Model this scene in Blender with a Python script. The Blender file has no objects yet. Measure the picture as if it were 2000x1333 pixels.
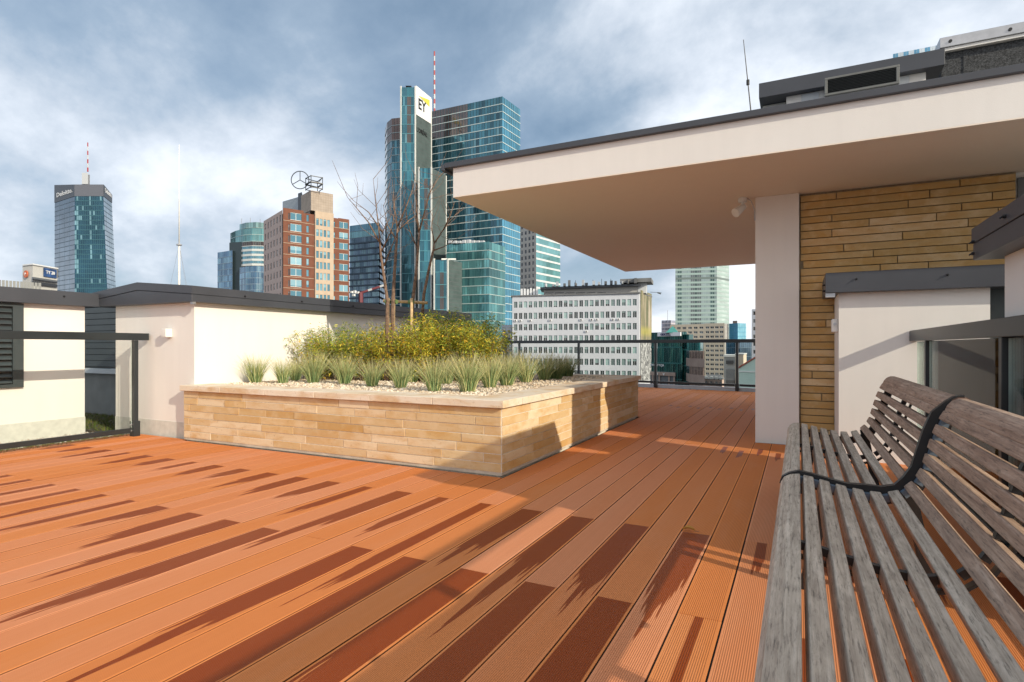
import bpy, math, random
from mathutils import Vector, Matrix

R = math.radians
random.seed(11)
sc = bpy.context.scene

# ------------------------------------------------------------------ camera
EYE = 0.95
YAW = R(26.75)
cam_d = bpy.data.cameras.new('camera')
cam = bpy.data.objects.new('camera', cam_d)
sc.collection.objects.link(cam)
cam.location = (0, 0, EYE)
cam.rotation_euler = (R(90), 0, YAW)
cam_d.sensor_width = 36
cam_d.lens = 20.0
cam_d.shift_y = 0.00525
cam_d.clip_start = 0.02
cam_d.clip_end = 12000
sc.camera = cam

# ------------------------------------------------------------------ world: cloudy daylight
SUN = Vector((2.14, -0.70, 1.0)).normalized()
w = bpy.data.worlds.new('World')
sc.world = w
w.use_nodes = True
nt = w.node_tree
nt.nodes.clear()


def nd(t, typ, **kw):
    n = t.nodes.new(typ)
    for k, v in kw.items():
        setattr(n, k, v)
    return n


def setin(n, **kw):
    for k, v in kw.items():
        n.inputs[k.replace('_', ' ')].default_value = v
    return n


def mth(t, op, a, b=None, c=None, clamp=False):
    n = t.nodes.new('ShaderNodeMath')
    n.operation = op
    n.use_clamp = clamp
    for i, v in enumerate((a, b, c)):
        if v is None:
            continue
        if isinstance(v, (int, float)):
            n.inputs[i].default_value = v
        else:
            t.links.new(v, n.inputs[i])
    return n.outputs[0]


def ramp(t, fac, stops):
    n = t.nodes.new('ShaderNodeValToRGB')
    cr = n.color_ramp
    while len(cr.elements) > 1:
        cr.elements.remove(cr.elements[-1])
    cr.elements[0].position = stops[0][0]
    c = stops[0][1]
    cr.elements[0].color = (*c, 1) if len(c) == 3 else c
    for p, c in stops[1:]:
        e = cr.elements.new(p)
        e.color = (*c, 1) if len(c) == 3 else c
    t.links.new(fac, n.inputs[0])
    return n.outputs[0]


sky = nd(nt, 'ShaderNodeTexSky')
sky.sky_type = 'NISHITA'
sky.sun_disc = False
sky.sun_elevation = math.asin(SUN.z)
sky.sun_rotation = math.atan2(SUN.x, SUN.y)
sky.air_density = 1.0
sky.dust_density = 1.5
bg1 = nd(nt, 'ShaderNodeBackground')
bg1.inputs['Strength'].default_value = 0.12
nt.links.new(sky.outputs[0], bg1.inputs['Color'])
tc = nd(nt, 'ShaderNodeTexCoord')
sep = nd(nt, 'ShaderNodeSeparateXYZ')
nt.links.new(tc.outputs['Generated'], sep.inputs[0])
zc = mth(nt, 'ADD', mth(nt, 'MAXIMUM', sep.outputs[2], 0.0), 0.55)
cx = mth(nt, 'DIVIDE', sep.outputs[0], zc)
cy = mth(nt, 'DIVIDE', sep.outputs[1], zc)
comb = nd(nt, 'ShaderNodeCombineXYZ')
nt.links.new(cx, comb.inputs[0])
nt.links.new(cy, comb.inputs[1])
CLOUD_SHIFT = (6.598, -8.884, 0.0167)
mp = nd(nt, 'ShaderNodeMapping')
mp.inputs['Location'].default_value = CLOUD_SHIFT
nt.links.new(comb.outputs[0], mp.inputs[0])
n1 = nd(nt, 'ShaderNodeTexNoise')
setin(n1, Scale=1.9, Detail=11.0, Roughness=0.58, Distortion=0.12)
nt.links.new(mp.outputs[0], n1.inputs['Vector'])
n2 = nd(nt, 'ShaderNodeTexNoise')
setin(n2, Scale=0.9, Detail=2.0, Roughness=0.5, Distortion=0.1)
nt.links.new(mp.outputs[0], n2.inputs['Vector'])
# thin cloud lit from behind grows brighter towards the sun's side
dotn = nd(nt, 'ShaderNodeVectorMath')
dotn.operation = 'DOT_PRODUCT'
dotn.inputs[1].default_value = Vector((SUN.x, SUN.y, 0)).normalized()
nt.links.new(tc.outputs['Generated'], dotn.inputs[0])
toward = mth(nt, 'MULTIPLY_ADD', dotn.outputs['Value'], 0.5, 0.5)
dens = mth(nt, 'ADD', mth(nt, 'MULTIPLY_ADD', n1.outputs['Fac'], 1.10, -0.125), mth(nt, 'MULTIPLY', n2.outputs['Fac'], 0.55))
dens = mth(nt, 'ADD', dens, mth(nt, 'MULTIPLY', mth(nt, 'SUBTRACT', toward, 0.4), 0.30))
dens = mth(nt, 'SUBTRACT', dens, mth(nt, 'MULTIPLY', mth(nt, 'MAXIMUM', sep.outputs[2], 0.0), 0.16))


def cloud_mass(az, el, width, amount):
    """a broad bank of thicker or thinner cloud at a compass bearing (deg clockwise from +Y) and height"""
    global dens
    v = Vector((math.sin(R(az)) * math.cos(R(el)), math.cos(R(az)) * math.cos(R(el)), math.sin(R(el))))
    dp = nd(nt, 'ShaderNodeVectorMath')
    dp.operation = 'DOT_PRODUCT'
    dp.inputs[1].default_value = v
    nt.links.new(tc.outputs['Generated'], dp.inputs[0])
    e = mth(nt, 'EXPONENT', mth(nt, 'MULTIPLY', mth(nt, 'SUBTRACT', dp.outputs['Value'], 1.0), 2.0 / (R(width) ** 2)))
    dens = mth(nt, 'ADD', dens, mth(nt, 'MULTIPLY', e, amount))


cloud_mass(-58, 16, 11, 0.09)
cloud_mass(-45, 14, 8, 0.11)
cloud_mass(-37, 24, 14, -0.12)
cloud_mass(-60, 33, 12, -0.05)
cloud_mass(-58, 6, 5, -0.13)
cloud_mass(-5, 20, 22, 0.08)
cloud_mass(150, 25, 40, 0.06)
cloud = ramp(nt, dens, [(0.36, (0.16, 0.235, 0.325)), (0.50, (0.285, 0.365, 0.46)), (0.61, (0.48, 0.54, 0.62)),
                        (0.72, (0.70, 0.745, 0.81)), (0.90, (0.88, 0.895, 0.915))])
bg2 = nd(nt, 'ShaderNodeBackground')
bg2.inputs['Strength'].default_value = 1.06
# cloud turns from blue grey to a warmer white on the sun's side
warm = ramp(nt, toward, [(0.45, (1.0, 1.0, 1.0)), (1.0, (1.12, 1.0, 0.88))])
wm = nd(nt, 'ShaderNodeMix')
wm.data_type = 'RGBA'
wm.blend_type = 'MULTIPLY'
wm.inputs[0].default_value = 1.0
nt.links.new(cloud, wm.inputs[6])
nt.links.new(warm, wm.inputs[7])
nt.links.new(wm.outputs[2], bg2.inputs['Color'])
cover = ramp(nt, dens, [(0.42, (0.72, 0.72, 0.72)), (0.60, (0.95, 0.95, 0.95))])
mixw = nd(nt, 'ShaderNodeMixShader')
nt.links.new(cover, mixw.inputs[0])
nt.links.new(bg1.outputs[0], mixw.inputs[1])
nt.links.new(bg2.outputs[0], mixw.inputs[2])
wo = nd(nt, 'ShaderNodeOutputWorld')
nt.links.new(mixw.outputs[0], wo.inputs[0])

# ------------------------------------------------------------------ sun
sd = bpy.data.lights.new('sun', 'SUN')
sd.energy = 3.3
sd.angle = R(0.55)
sd.color = (1.0, 0.89, 0.70)
so = bpy.data.objects.new('sun', sd)
sc.collection.objects.link(so)
so.rotation_euler = (-SUN).to_track_quat('-Z', 'Y').to_euler()

sc.view_settings.view_transform = 'Standard'
sc.view_settings.look = 'None'
sc.view_settings.exposure = 0.42
sc.view_settings.gamma = 1.0
sc.view_settings.use_curve_mapping = False

# ================================================================== helpers
COL = sc.collection


def tag(o, label=None, cat=None, group=None, kind=None):
    if label:
        o['label'] = label
    if cat:
        o['category'] = cat
    if group:
        o['group'] = group
    if kind:
        o['kind'] = kind
    return o


def thing(name, label, cat, loc=(0, 0, 0), group=None):
    o = bpy.data.objects.new(name, None)
    COL.objects.link(o)
    o.location = loc
    o.empty_display_size = 0.2
    return tag(o, label, cat, group)


ORIGIN = {}


def root_loc(o):
    v = Vector((0, 0, 0))
    while o is not None:
        v += Vector(o.location)
        o = o.parent
    return v


class MB:
    """collects polygons in world coordinates; build() links them as one mesh object"""

    def __init__(self):
        self.v, self.f, self.m, self.c = [], [], [], []
        self.use_c = False

    def poly(self, pts, m=0, c=None):
        i = len(self.v)
        self.v.extend([tuple(p) for p in pts])
        self.f.append(tuple(range(i, i + len(pts))))
        self.m.append(m)
        self.c.append(c or (1, 1, 1))
        if c:
            self.use_c = True

    def box(self, x0, x1, y0, y1, z0, z1, m=0, c=None):
        self.hexa([(x0, y0, z0), (x1, y0, z0), (x1, y1, z0), (x0, y1, z0)],
                  [(x0, y0, z1), (x1, y0, z1), (x1, y1, z1), (x0, y1, z1)], m, c)

    def hexa(self, b, t, m=0, c=None):
        n = len(b)
        i = len(self.v)
        self.v.extend([tuple(p) for p in b] + [tuple(p) for p in t])
        fs = [tuple(i + k for k in reversed(range(n))), tuple(i + n + k for k in range(n))]
        for k in range(n):
            l = (k + 1) % n
            fs.append((i + k, i + l, i + n + l, i + n + k))
        self.f.extend(fs)
        self.m.extend([m] * len(fs))
        self.c.extend([c or (1, 1, 1)] * len(fs))
        if c:
            self.use_c = True

    def prism(self, outline, axis, a0, a1, m=0):
        """outline: 2-D points; axis 'x','y','z' = extrusion axis"""
        def mk(p, a):
            return {'x': (a, p[0], p[1]), 'y': (p[0], a, p[1]), 'z': (p[0], p[1], a)}[axis]
        self.hexa([mk(p, a0) for p in outline], [mk(p, a1) for p in outline], m)

    def tube(self, pts, rad, n=6, m=0, cap=True, c=None):
        pts = [Vector(p) for p in pts]
        rs = rad if isinstance(rad, (list, tuple)) else [rad] * len(pts)
        rings = []
        prev = None
        for k, p in enumerate(pts):
            a = pts[max(k - 1, 0)]
            b = pts[min(k + 1, len(pts) - 1)]
            t = (b - a)
            if t.length < 1e-9:
                t = Vector((0, 0, 1))
            t.normalize()
            if prev is None:
                u = t.orthogonal().normalized()
            else:
                u = (prev - t * prev.dot(t))
                u = u.normalized() if u.length > 1e-6 else t.orthogonal().normalized()
            prev = u
            q = t.cross(u)
            i = len(self.v)
            for j in range(n):
                an = 2 * math.pi * j / n
                self.v.append(tuple(p + (u * math.cos(an) + q * math.sin(an)) * rs[k]))
            rings.append(i)
        for k in range(len(rings) - 1):
            for j in range(n):
                l = (j + 1) % n
                self.f.append((rings[k] + j, rings[k] + l, rings[k + 1] + l, rings[k + 1] + j))
                self.m.append(m)
                self.c.append(c or (1, 1, 1))
        if cap:
            self.f.append(tuple(reversed([rings[0] + j for j in range(n)])))
            self.f.append(tuple(rings[-1] + j for j in range(n)))
            self.m.extend([m, m])
            self.c.extend([c or (1, 1, 1)] * 2)
        if c:
            self.use_c = True

    def mesh(self, name, mats, off=(0, 0, 0), smooth=False):
        me = bpy.data.meshes.new(name)
        off = Vector(off)
        me.from_pydata([tuple(Vector(p) - off) for p in self.v], [], self.f)
        for mt in (mats if isinstance(mats, (list, tuple)) else [mats]):
            me.materials.append(mt)
        me.polygons.foreach_set('material_index', self.m)
        if smooth:
            me.polygons.foreach_set('use_smooth', [True] * len(self.f))
        if self.use_c:
            at = me.attributes.new('tint', 'FLOAT_COLOR', 'FACE')
            flat = []
            for c in self.c:
                flat.extend((c[0], c[1], c[2], 1.0))
            at.data.foreach_set('color', flat)
        me.update()
        return me

    def build(self, name, mats, parent=None, smooth=False, origin=None, bevel=0.0):
        """origin: world position of the object's own origin (default: its parent's)"""
        base = root_loc(parent) if parent is not None else Vector((0, 0, 0))
        og = Vector(origin) if origin is not None else base
        o = bpy.data.objects.new(name, self.mesh(name, mats, og, smooth))
        COL.objects.link(o)
        if parent is not None:
            o.parent = parent
        o.location = og - base
        if bevel:
            b = o.modifiers.new('bevel', 'BEVEL')
            b.width = bevel
            b.segments = 2
            b.limit_method = 'ANGLE'
            b.angle_limit = R(40)
        return o


def link(name, me, parent, loc, rot=(0, 0, 0), scale=(1, 1, 1)):
    """another object sharing mesh data; loc in world coordinates, parents are never rotated"""
    o = bpy.data.objects.new(name, me)
    COL.objects.link(o)
    if parent is not None:
        o.parent = parent
        loc = Vector(loc) - root_loc(parent)
    o.location = loc
    o.rotation_euler = rot
    o.scale = scale
    return o


# ---------------------------------------------------------------- survey of the far city
FPX = 1111.0
CS, SN = math.cos(YAW), math.sin(YAW)


def at(px, d):
    """ground position of a bearing (column of the 2000 px photo) at distance d along the view axis"""
    u = (px - 1000.0) / FPX * d
    return (u * CS - d * SN, u * SN + d * CS)


def zat(py, d):
    return EYE + (677.0 - py) / FPX * d


def p3(px, py, d):
    x, y = at(px, d)
    return Vector((x, y, zat(py, d)))


# ================================================================== materials
def mat(name):
    m = bpy.data.materials.new(name)
    m.use_nodes = True
    t = m.node_tree
    b = t.nodes['Principled BSDF']
    return m, t, b


def noise(t, vec=None, scale=5.0, detail=4.0, rough=0.55, dist=0.0):
    n = t.nodes.new('ShaderNodeTexNoise')
    setin(n, Scale=scale, Detail=detail, Roughness=rough, Distortion=dist)
    if vec is not None:
        t.links.new(vec, n.inputs['Vector'])
    return n.outputs['Fac']


def coords(t, kind='Object', scale=(1, 1, 1), offset_random=False):
    tc_ = t.nodes.new('ShaderNodeTexCoord')
    mp_ = t.nodes.new('ShaderNodeMapping')
    mp_.inputs['Scale'].default_value = scale
    t.links.new(tc_.outputs[kind], mp_.inputs[0])
    if offset_random:
        oi = t.nodes.new('ShaderNodeObjectInfo')
        v = mth(t, 'MULTIPLY', oi.outputs['Random'], 37.0)
        cb = t.nodes.new('ShaderNodeCombineXYZ')
        for i in range(3):
            t.links.new(v, cb.inputs[i])
        t.links.new(cb.outputs[0], mp_.inputs['Location'])
    return mp_.outputs[0]


def mixc(t, fac, a, b, mode='MIX'):
    n = t.nodes.new('ShaderNodeMix')
    n.data_type = 'RGBA'
    n.blend_type = mode
    for s, v in ((0, fac), (6, a), (7, b)):
        if isinstance(v, (int, float)):
            n.inputs[s].default_value = v
        elif isinstance(v, tuple):
            n.inputs[s].default_value = (*v, 1)
        else:
            t.links.new(v, n.inputs[s])
    return n.outputs[2]


def bump(t, b, h, strength=0.3, dist=0.01):
    n = t.nodes.new('ShaderNodeBump')
    n.inputs['Strength'].default_value = strength
    n.inputs['Distance'].default_value = dist
    t.links.new(h, n.inputs['Height'])
    t.links.new(n.outputs[0], b.inputs['Normal'])


def simple(name, col, rough=0.6, metal=0.0, var=0.08, scale=6.0, bmp=0.0, bscale=60.0, bdist=0.003, spec=0.5, kind='Object'):
    m, t, b = mat(name)
    v = coords(t, kind)
    n = noise(t, v, scale, 5.0)
    lo = tuple(max(0, c * (1 - var * 2)) for c in col)
    hi = tuple(min(1, c * (1 + var * 2)) for c in col)
    t.links.new(ramp(t, n, [(0.3, lo), (0.7, hi)]), b.inputs['Base Color'])
    b.inputs['Roughness'].default_value = rough
    b.inputs['Metallic'].default_value = metal
    b.inputs['Specular IOR Level'].default_value = spec
    if bmp:
        bump(t, b, noise(t, v, bscale, 3.0), bmp, bdist)
    return m


def render_mat(name, col, dirt=0.06):
    """painted mineral render: fine grain, faint large stains, rain streaks"""
    m, t, b = mat(name)
    v = coords(t, 'Object')
    big = noise(t, v, 0.9, 5.0, 0.6)
    vs = coords(t, 'Object', (9, 9, 0.7))
    stre = noise(t, vs, 1.0, 4.0, 0.6)
    f = mth(t, 'ADD', mth(t, 'MULTIPLY', big, 0.6), mth(t, 'MULTIPLY', stre, 0.4))
    t.links.new(ramp(t, f, [(0.32, tuple(c * (1 - dirt) for c in col)), (0.6, col)]), b.inputs['Base Color'])
    b.inputs['Roughness'].default_value = 0.92
    b.inputs['Specular IOR Level'].default_value = 0.2
    g = noise(t, v, 260.0, 2.0, 0.6)
    bump(t, b, g, 0.35, 0.0025)
    return m


M = {}
M['render'] = render_mat('cream_render', (0.77, 0.75, 0.725))
M['soffit'] = render_mat('soffit_render', (0.80, 0.72, 0.63), 0.03)
M['plinth'] = simple('grey_plinth', (0.58, 0.58, 0.54), 0.85, var=0.05, scale=14, bmp=0.3, bscale=200)
M['cap'] = simple('grey_cap_sheet', (0.050, 0.055, 0.068), 0.42, 0.0, 0.05, 2.5)
M['dark'] = simple('dark_rail_paint', (0.018, 0.024, 0.028), 0.38, 0.0, 0.08, 4)
M['black'] = simple('black_steel', (0.010, 0.011, 0.013), 0.45, 0.0, 0.1, 20)
M['spacer'] = simple('grey_blue_spacer', (0.10, 0.14, 0.19), 0.45, 0.0, 0.08, 20)
M['louvre'] = simple('anthracite_louvre', (0.040, 0.052, 0.058), 0.45, 0.0, 0.06, 3)
M['white'] = simple('white_plastic', (0.74, 0.73, 0.70), 0.4, 0.0, 0.03, 12)
M['galv'] = simple('galvanised_steel', (0.42, 0.43, 0.45), 0.35, 0.7, 0.06, 9)
M['palegrey'] = simple('pale_grey_sheet', (0.50, 0.53, 0.56), 0.5, 0.0, 0.04, 5)
M['membrane'] = simple('mineral_felt', (0.055, 0.058, 0.062), 0.95, 0.0, 0.35, 55, bmp=0.8, bscale=120, bdist=0.01)
M['mesh'] = simple('dark_grille', (0.012, 0.012, 0.013), 0.7, 0.0, 0.1, 30)
M['mortar'] = simple('pale_mortar', (0.68, 0.62, 0.52), 0.95, 0.0, 0.08, 40)
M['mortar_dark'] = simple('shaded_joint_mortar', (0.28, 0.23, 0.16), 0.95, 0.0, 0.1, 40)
M['substrate'] = simple('deck_substrate', (0.02, 0.017, 0.015), 0.95)
M['asphalt'] = simple('city_asphalt', (0.07, 0.07, 0.072), 0.9, 0.0, 0.2, 0.02)
M['roofgrey'] = simple('roof_grey', (0.16, 0.165, 0.17), 0.8, 0.0, 0.15, 0.3)
M['concrete'] = simple('concrete', (0.36, 0.36, 0.35), 0.85, 0.0, 0.1, 0.6)
M['rust'] = simple('rusty_brown_cap', (0.11, 0.05, 0.03), 0.6, 0.0, 0.15, 20)


def deck_mat():
    m, t, b = mat('composite_decking')
    tc_ = t.nodes.new('ShaderNodeTexCoord')
    s = t.nodes.new('ShaderNodeSeparateXYZ')
    t.links.new(tc_.outputs['Object'], s.inputs[0])
    oi = t.nodes.new('ShaderNodeObjectInfo')
    rnd = oi.outputs['Random']
    wa = t.nodes.new('ShaderNodeAttribute')
    wa.attribute_type = 'OBJECT'
    wa.attribute_name = 'wet'
    wet_len = wa.outputs['Fac']
    wb = t.nodes.new('ShaderNodeAttribute')
    wb.attribute_type = 'OBJECT'
    wb.attribute_name = 'wet_width'
    wet_w = wb.outputs['Fac']
    u = mth(t, 'DIVIDE', s.outputs[0], 0.0735)            # -1..1 across the board
    v = mth(t, 'MULTIPLY', s.outputs[1], -1.0)            # metres from the far end
    off = mth(t, 'MULTIPLY', rnd, 61.0)
    # base colour of the board, dry
    gv = t.nodes.new('ShaderNodeCombineXYZ')
    t.links.new(mth(t, 'MULTIPLY', s.outputs[0], 60.0), gv.inputs[0])
    t.links.new(mth(t, 'MULTIPLY', s.outputs[1], 1.3), gv.inputs[1])
    t.links.new(off, gv.inputs[2])
    grain = noise(t, gv.outputs[0], 1.0, 6.0, 0.62)
    dv = t.nodes.new('ShaderNodeCombineXYZ')
    t.links.new(mth(t, 'MULTIPLY', s.outputs[0], 7.0), dv.inputs[0])
    t.links.new(mth(t, 'MULTIPLY', s.outputs[1], 1.6), dv.inputs[1])
    t.links.new(off, dv.inputs[2])
    dust = noise(t, dv.outputs[0], 1.0, 5.0, 0.6)
    base = ramp(t, rnd, [(0.0, (0.70, 0.240, 0.072)), (0.3, (0.73, 0.265, 0.085)), (0.55, (0.74, 0.290, 0.128)), (0.8, (0.76, 0.325, 0.170)), (1.0, (0.70, 0.245, 0.080))])
    base = mixc(t, mth(t, 'MULTIPLY', grain, 0.30), base, (0.50, 0.145, 0.042))
    base = mixc(t, ramp(t, dust, [(0.5, (0, 0, 0)), (0.72, (0.12, 0.12, 0.12))]), base, (0.74, 0.44, 0.28))
    # grooves: 22 along each board, flat margins
    ph = mth(t, 'MULTIPLY', mth(t, 'ADD', u, 1.0), math.pi * 22)
    gro = mth(t, 'MULTIPLY_ADD', mth(t, 'COSINE', ph), -0.5, 0.5)
    gro = mth(t, 'POWER', gro, 0.6)
    inner = mth(t, 'LESS_THAN', mth(t, 'ABSOLUTE', u), 0.90)
    inv = mth(t, 'SUBTRACT', 1.0, gro)
    gmask = mth(t, 'MULTIPLY', inv, inner)
    base = mixc(t, mth(t, 'MULTIPLY', gmask, 0.62), base, (0.30, 0.09, 0.032))
    side = mth(t, 'GREATER_THAN', mth(t, 'ABSOLUTE', s.outputs[0]), 0.0732)
    base = mixc(t, mth(t, 'MULTIPLY', side, 0.85), base, (0.05, 0.022, 0.012))  # shade of the gaps painted onto the board sides, which would catch the sun
    # rain water that ran from the butt joint along the grooves
    n1_ = t.nodes.new('ShaderNodeTexNoise')
    n1_.noise_dimensions = '2D'
    setin(n1_, Scale=1.0, Detail=1.0, Roughness=0.5)
    nv = t.nodes.new('ShaderNodeCombineXYZ')
    t.links.new(mth(t, 'MULTIPLY', u, 2.6), nv.inputs[0])
    t.links.new(off, nv.inputs[1])
    t.links.new(nv.outputs[0], n1_.inputs['Vector'])
    n2_ = t.nodes.new('ShaderNodeTexNoise')
    n2_.noise_dimensions = '2D'
    setin(n2_, Scale=1.0, Detail=0.0)
    nv2 = t.nodes.new('ShaderNodeCombineXYZ')
    t.links.new(mth(t, 'FLOOR', mth(t, 'MULTIPLY', mth(t, 'ADD', u, 1.0), 11.0)), nv2.inputs[0])
    t.links.new(mth(t, 'ADD', off, 3.3), nv2.inputs[1])
    t.links.new(nv2.outputs[0], n2_.inputs['Vector'])
    # the tongue leans to one side of the board
    lean = mth(t, 'SUBTRACT', mth(t, 'FRACT', mth(t, 'MULTIPLY', rnd, 17.0)), 0.5)
    uu = mth(t, 'ABSOLUTE', mth(t, 'ADD', u, mth(t, 'MULTIPLY', lean, 0.9)))
    shape = mth(t, 'SUBTRACT', 1.0, mth(t, 'MULTIPLY', mth(t, 'POWER', uu, 1.4), 0.42))
    shape = mth(t, 'ADD', shape, mth(t, 'MULTIPLY', mth(t, 'SUBTRACT', n1_.outputs['Fac'], 0.5), 0.75))
    shape = mth(t, 'ADD', shape, mth(t, 'MULTIPLY', mth(t, 'SUBTRACT', n2_.outputs['Fac'], 0.5), 0.35))
    reach = mth(t, 'MULTIPLY', wet_len, shape)
    wet = mth(t, 'DIVIDE', mth(t, 'SUBTRACT', reach, v), 0.035, clamp=True)
    edge = mth(t, 'DIVIDE', mth(t, 'SUBTRACT', wet_w, mth(t, 'ABSOLUTE', mth(t, 'ADD', u, mth(t, 'MULTIPLY', mth(t, 'SUBTRACT', dust, 0.5), 0.10)))), 0.03, clamp=True)
    some = mth(t, 'GREATER_THAN', wet_len, 0.02)
    wet = mth(t, 'MULTIPLY', mth(t, 'MULTIPLY', wet, edge), some)
    wetc = mixc(t, 1.0, base, (0.42, 0.235, 0.115), 'MULTIPLY')
    col = mixc(t, wet, base, wetc)
    t.links.new(col, b.inputs['Base Color'])
    t.links.new(mth(t, 'MULTIPLY_ADD', wet, -0.22, 0.72), b.inputs['Roughness'])
    t.links.new(mth(t, 'MULTIPLY_ADD', wet, 0.06, 0.10), b.inputs['Specular IOR Level'])
    bump(t, b, mth(t, 'ADD', mth(t, 'SUBTRACT', 1.0, gmask), mth(t, 'MULTIPLY', grain, 0.15)), 0.55, 0.0016)
    return m


M['deck'] = deck_mat()


def stone_mat(name, cols, dark=1.0):
    m, t, b = mat(name)
    oi = t.nodes.new('ShaderNodeObjectInfo')
    v = coords(t, 'Object', (3.0, 3.0, 9.0), True)
    v2 = coords(t, 'Object', (1.0, 1.0, 1.0), True)
    n = len(cols) - 1
    base = ramp(t, oi.outputs['Random'], [(i / n, tuple(x * dark for x in c)) for i, c in enumerate(cols)])
    cl = noise(t, v, 1.2, 6.0, 0.6, 0.4)
    base = mixc(t, ramp(t, cl, [(0.44, (0, 0, 0)), (0.70, (0.7, 0.7, 0.7))]), base, tuple(x * dark for x in (0.52, 0.29, 0.085)))
    pale = noise(t, v2, 7.0, 5.0, 0.6)
    base = mixc(t, ramp(t, pale, [(0.5, (0, 0, 0)), (0.8, (0.55, 0.55, 0.55))]), base, tuple(x * dark for x in (0.74, 0.60, 0.40)))
    spots = noise(t, v2, 38.0, 3.0, 0.6)
    base = mixc(t, ramp(t, spots, [(0.62, (0, 0, 0)), (0.75, (0.5, 0.5, 0.5))]), base, tuple(x * dark for x in (0.33, 0.20, 0.09)))
    t.links.new(base, b.inputs['Base Color'])
    b.inputs['Roughness'].default_value = 0.88
    b.inputs['Specular IOR Level'].default_value = 0.25
    bump(t, b, noise(t, v2, 55.0, 5.0, 0.65), 0.5, 0.004)
    return m


M['stone'] = stone_mat('honey_sandstone', [(0.56, 0.39, 0.19), (0.74, 0.62, 0.44), (0.60, 0.42, 0.20), (0.70, 0.56, 0.36), (0.50, 0.32, 0.13), (0.72, 0.59, 0.41), (0.57, 0.40, 0.20), (0.66, 0.52, 0.34)])
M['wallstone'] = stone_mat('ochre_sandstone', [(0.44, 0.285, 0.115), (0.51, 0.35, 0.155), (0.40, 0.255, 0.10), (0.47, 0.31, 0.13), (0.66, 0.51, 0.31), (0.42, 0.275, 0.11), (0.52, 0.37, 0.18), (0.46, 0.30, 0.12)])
M['coping'] = stone_mat('pale_coping_stone', [(0.72, 0.63, 0.51), (0.75, 0.66, 0.54), (0.69, 0.60, 0.48)])


def wood_mat(name, a, b_, c_):
    m, t, b = mat(name)
    v = coords(t, 'Object', (75, 2.6, 75), True)
    n = noise(t, v, 1.0, 8.0, 0.68, 0.6)
    v2 = coords(t, 'Object', (22, 7.0, 22), True)
    bl = noise(t, v2, 1.0, 7.0, 0.7, 0.8)
    base = ramp(t, n, [(0.30, a), (0.52, b_), (0.75, c_)])
    base = mixc(t, ramp(t, bl, [(0.36, (0.42, 0.42, 0.42)), (0.60, (0, 0, 0))]), base, tuple(x * 0.62 for x in a))
    v3 = coords(t, 'Object', (210, 16, 210), True)
    ck = noise(t, v3, 1.0, 4.0, 0.7)
    base = mixc(t, ramp(t, ck, [(0.52, (0, 0, 0)), (0.72, (0.75, 0.75, 0.75))]), base, (0.05, 0.042, 0.036))
    t.links.new(base, b.inputs['Base Color'])
    b.inputs['Roughness'].default_value = 0.85
    b.inputs['Specular IOR Level'].default_value = 0.25
    bump(t, b, mth(t, 'SUBTRACT', n, mth(t, 'MULTIPLY', ck, 0.6)), 0.65, 0.003)
    return m


M['wood_grey'] = wood_mat('weathered_grey_wood', (0.32, 0.255, 0.20), (0.54, 0.45, 0.36), (0.74, 0.635, 0.53))
M['wood_brown'] = wood_mat('weathered_brown_wood', (0.24, 0.155, 0.115), (0.42, 0.29, 0.215), (0.58, 0.44, 0.35))
M['bark'] = simple('twig_bark', (0.17, 0.112, 0.08), 0.9, 0.0, 0.3, 30, bmp=0.5, bscale=90)
M['stake'] = simple('peeled_stake', (0.50, 0.36, 0.20), 0.8, 0.0, 0.15, 20)
M['band'] = simple('green_tree_tie', (0.10, 0.16, 0.06), 0.7)
M['gravel'] = None


def tinted(name, rough=0.8, trans=0.0, spec=0.3):
    m, t, b = mat(name)
    a = t.nodes.new('ShaderNodeAttribute')
    a.attribute_name = 'tint'
    t.links.new(a.outputs['Color'], b.inputs['Base Color'])
    b.inputs['Roughness'].default_value = rough
    b.inputs['Specular IOR Level'].default_value = spec
    if trans:
        tr = t.nodes.new('ShaderNodeBsdfTranslucent')
        t.links.new(a.outputs['Color'], tr.inputs[0])
        mx = t.nodes.new('ShaderNodeMixShader')
        mx.inputs[0].default_value = trans
        out = t.nodes['Material Output']
        t.links.new(b.outputs[0], mx.inputs[1])
        t.links.new(tr.outputs[0], mx.inputs[2])
        t.links.new(mx.outputs[0], out.inputs[0])
    return m


M['leaf'] = tinted('leaf', 0.6, 0.30)
M['blade'] = tinted('grass_blade', 0.65, 0.25)
M['pebble'] = tinted('pebble', 0.85)
M['paint'] = tinted('painted_sheet', 0.5)
M['matte'] = tinted('matte_facade', 0.85)


def glass_facade(name, metal=0.55, rough=0.07):
    m, t, b = mat(name)
    a = t.nodes.new('ShaderNodeAttribute')
    a.attribute_name = 'tint'
    v = coords(t, 'Object')
    n = noise(t, v, 0.06, 3.0, 0.5)
    n = ramp(t, n, [(0.35, (0.72, 0.72, 0.72)), (0.65, (1.12, 1.12, 1.12))])
    t.links.new(mixc(t, 1.0, a.outputs['Color'], n, 'MULTIPLY'), b.inputs['Base Color'])
    b.inputs['Metallic'].default_value = metal
    b.inputs['Roughness'].default_value = rough
    b.inputs['Specular IOR Level'].default_value = 0.6
    return m


M['glass'] = glass_facade('curtain_wall_glass', 0.5, 0.06)
M['winglass'] = glass_facade('window_glass', 0.3, 0.08)


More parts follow.
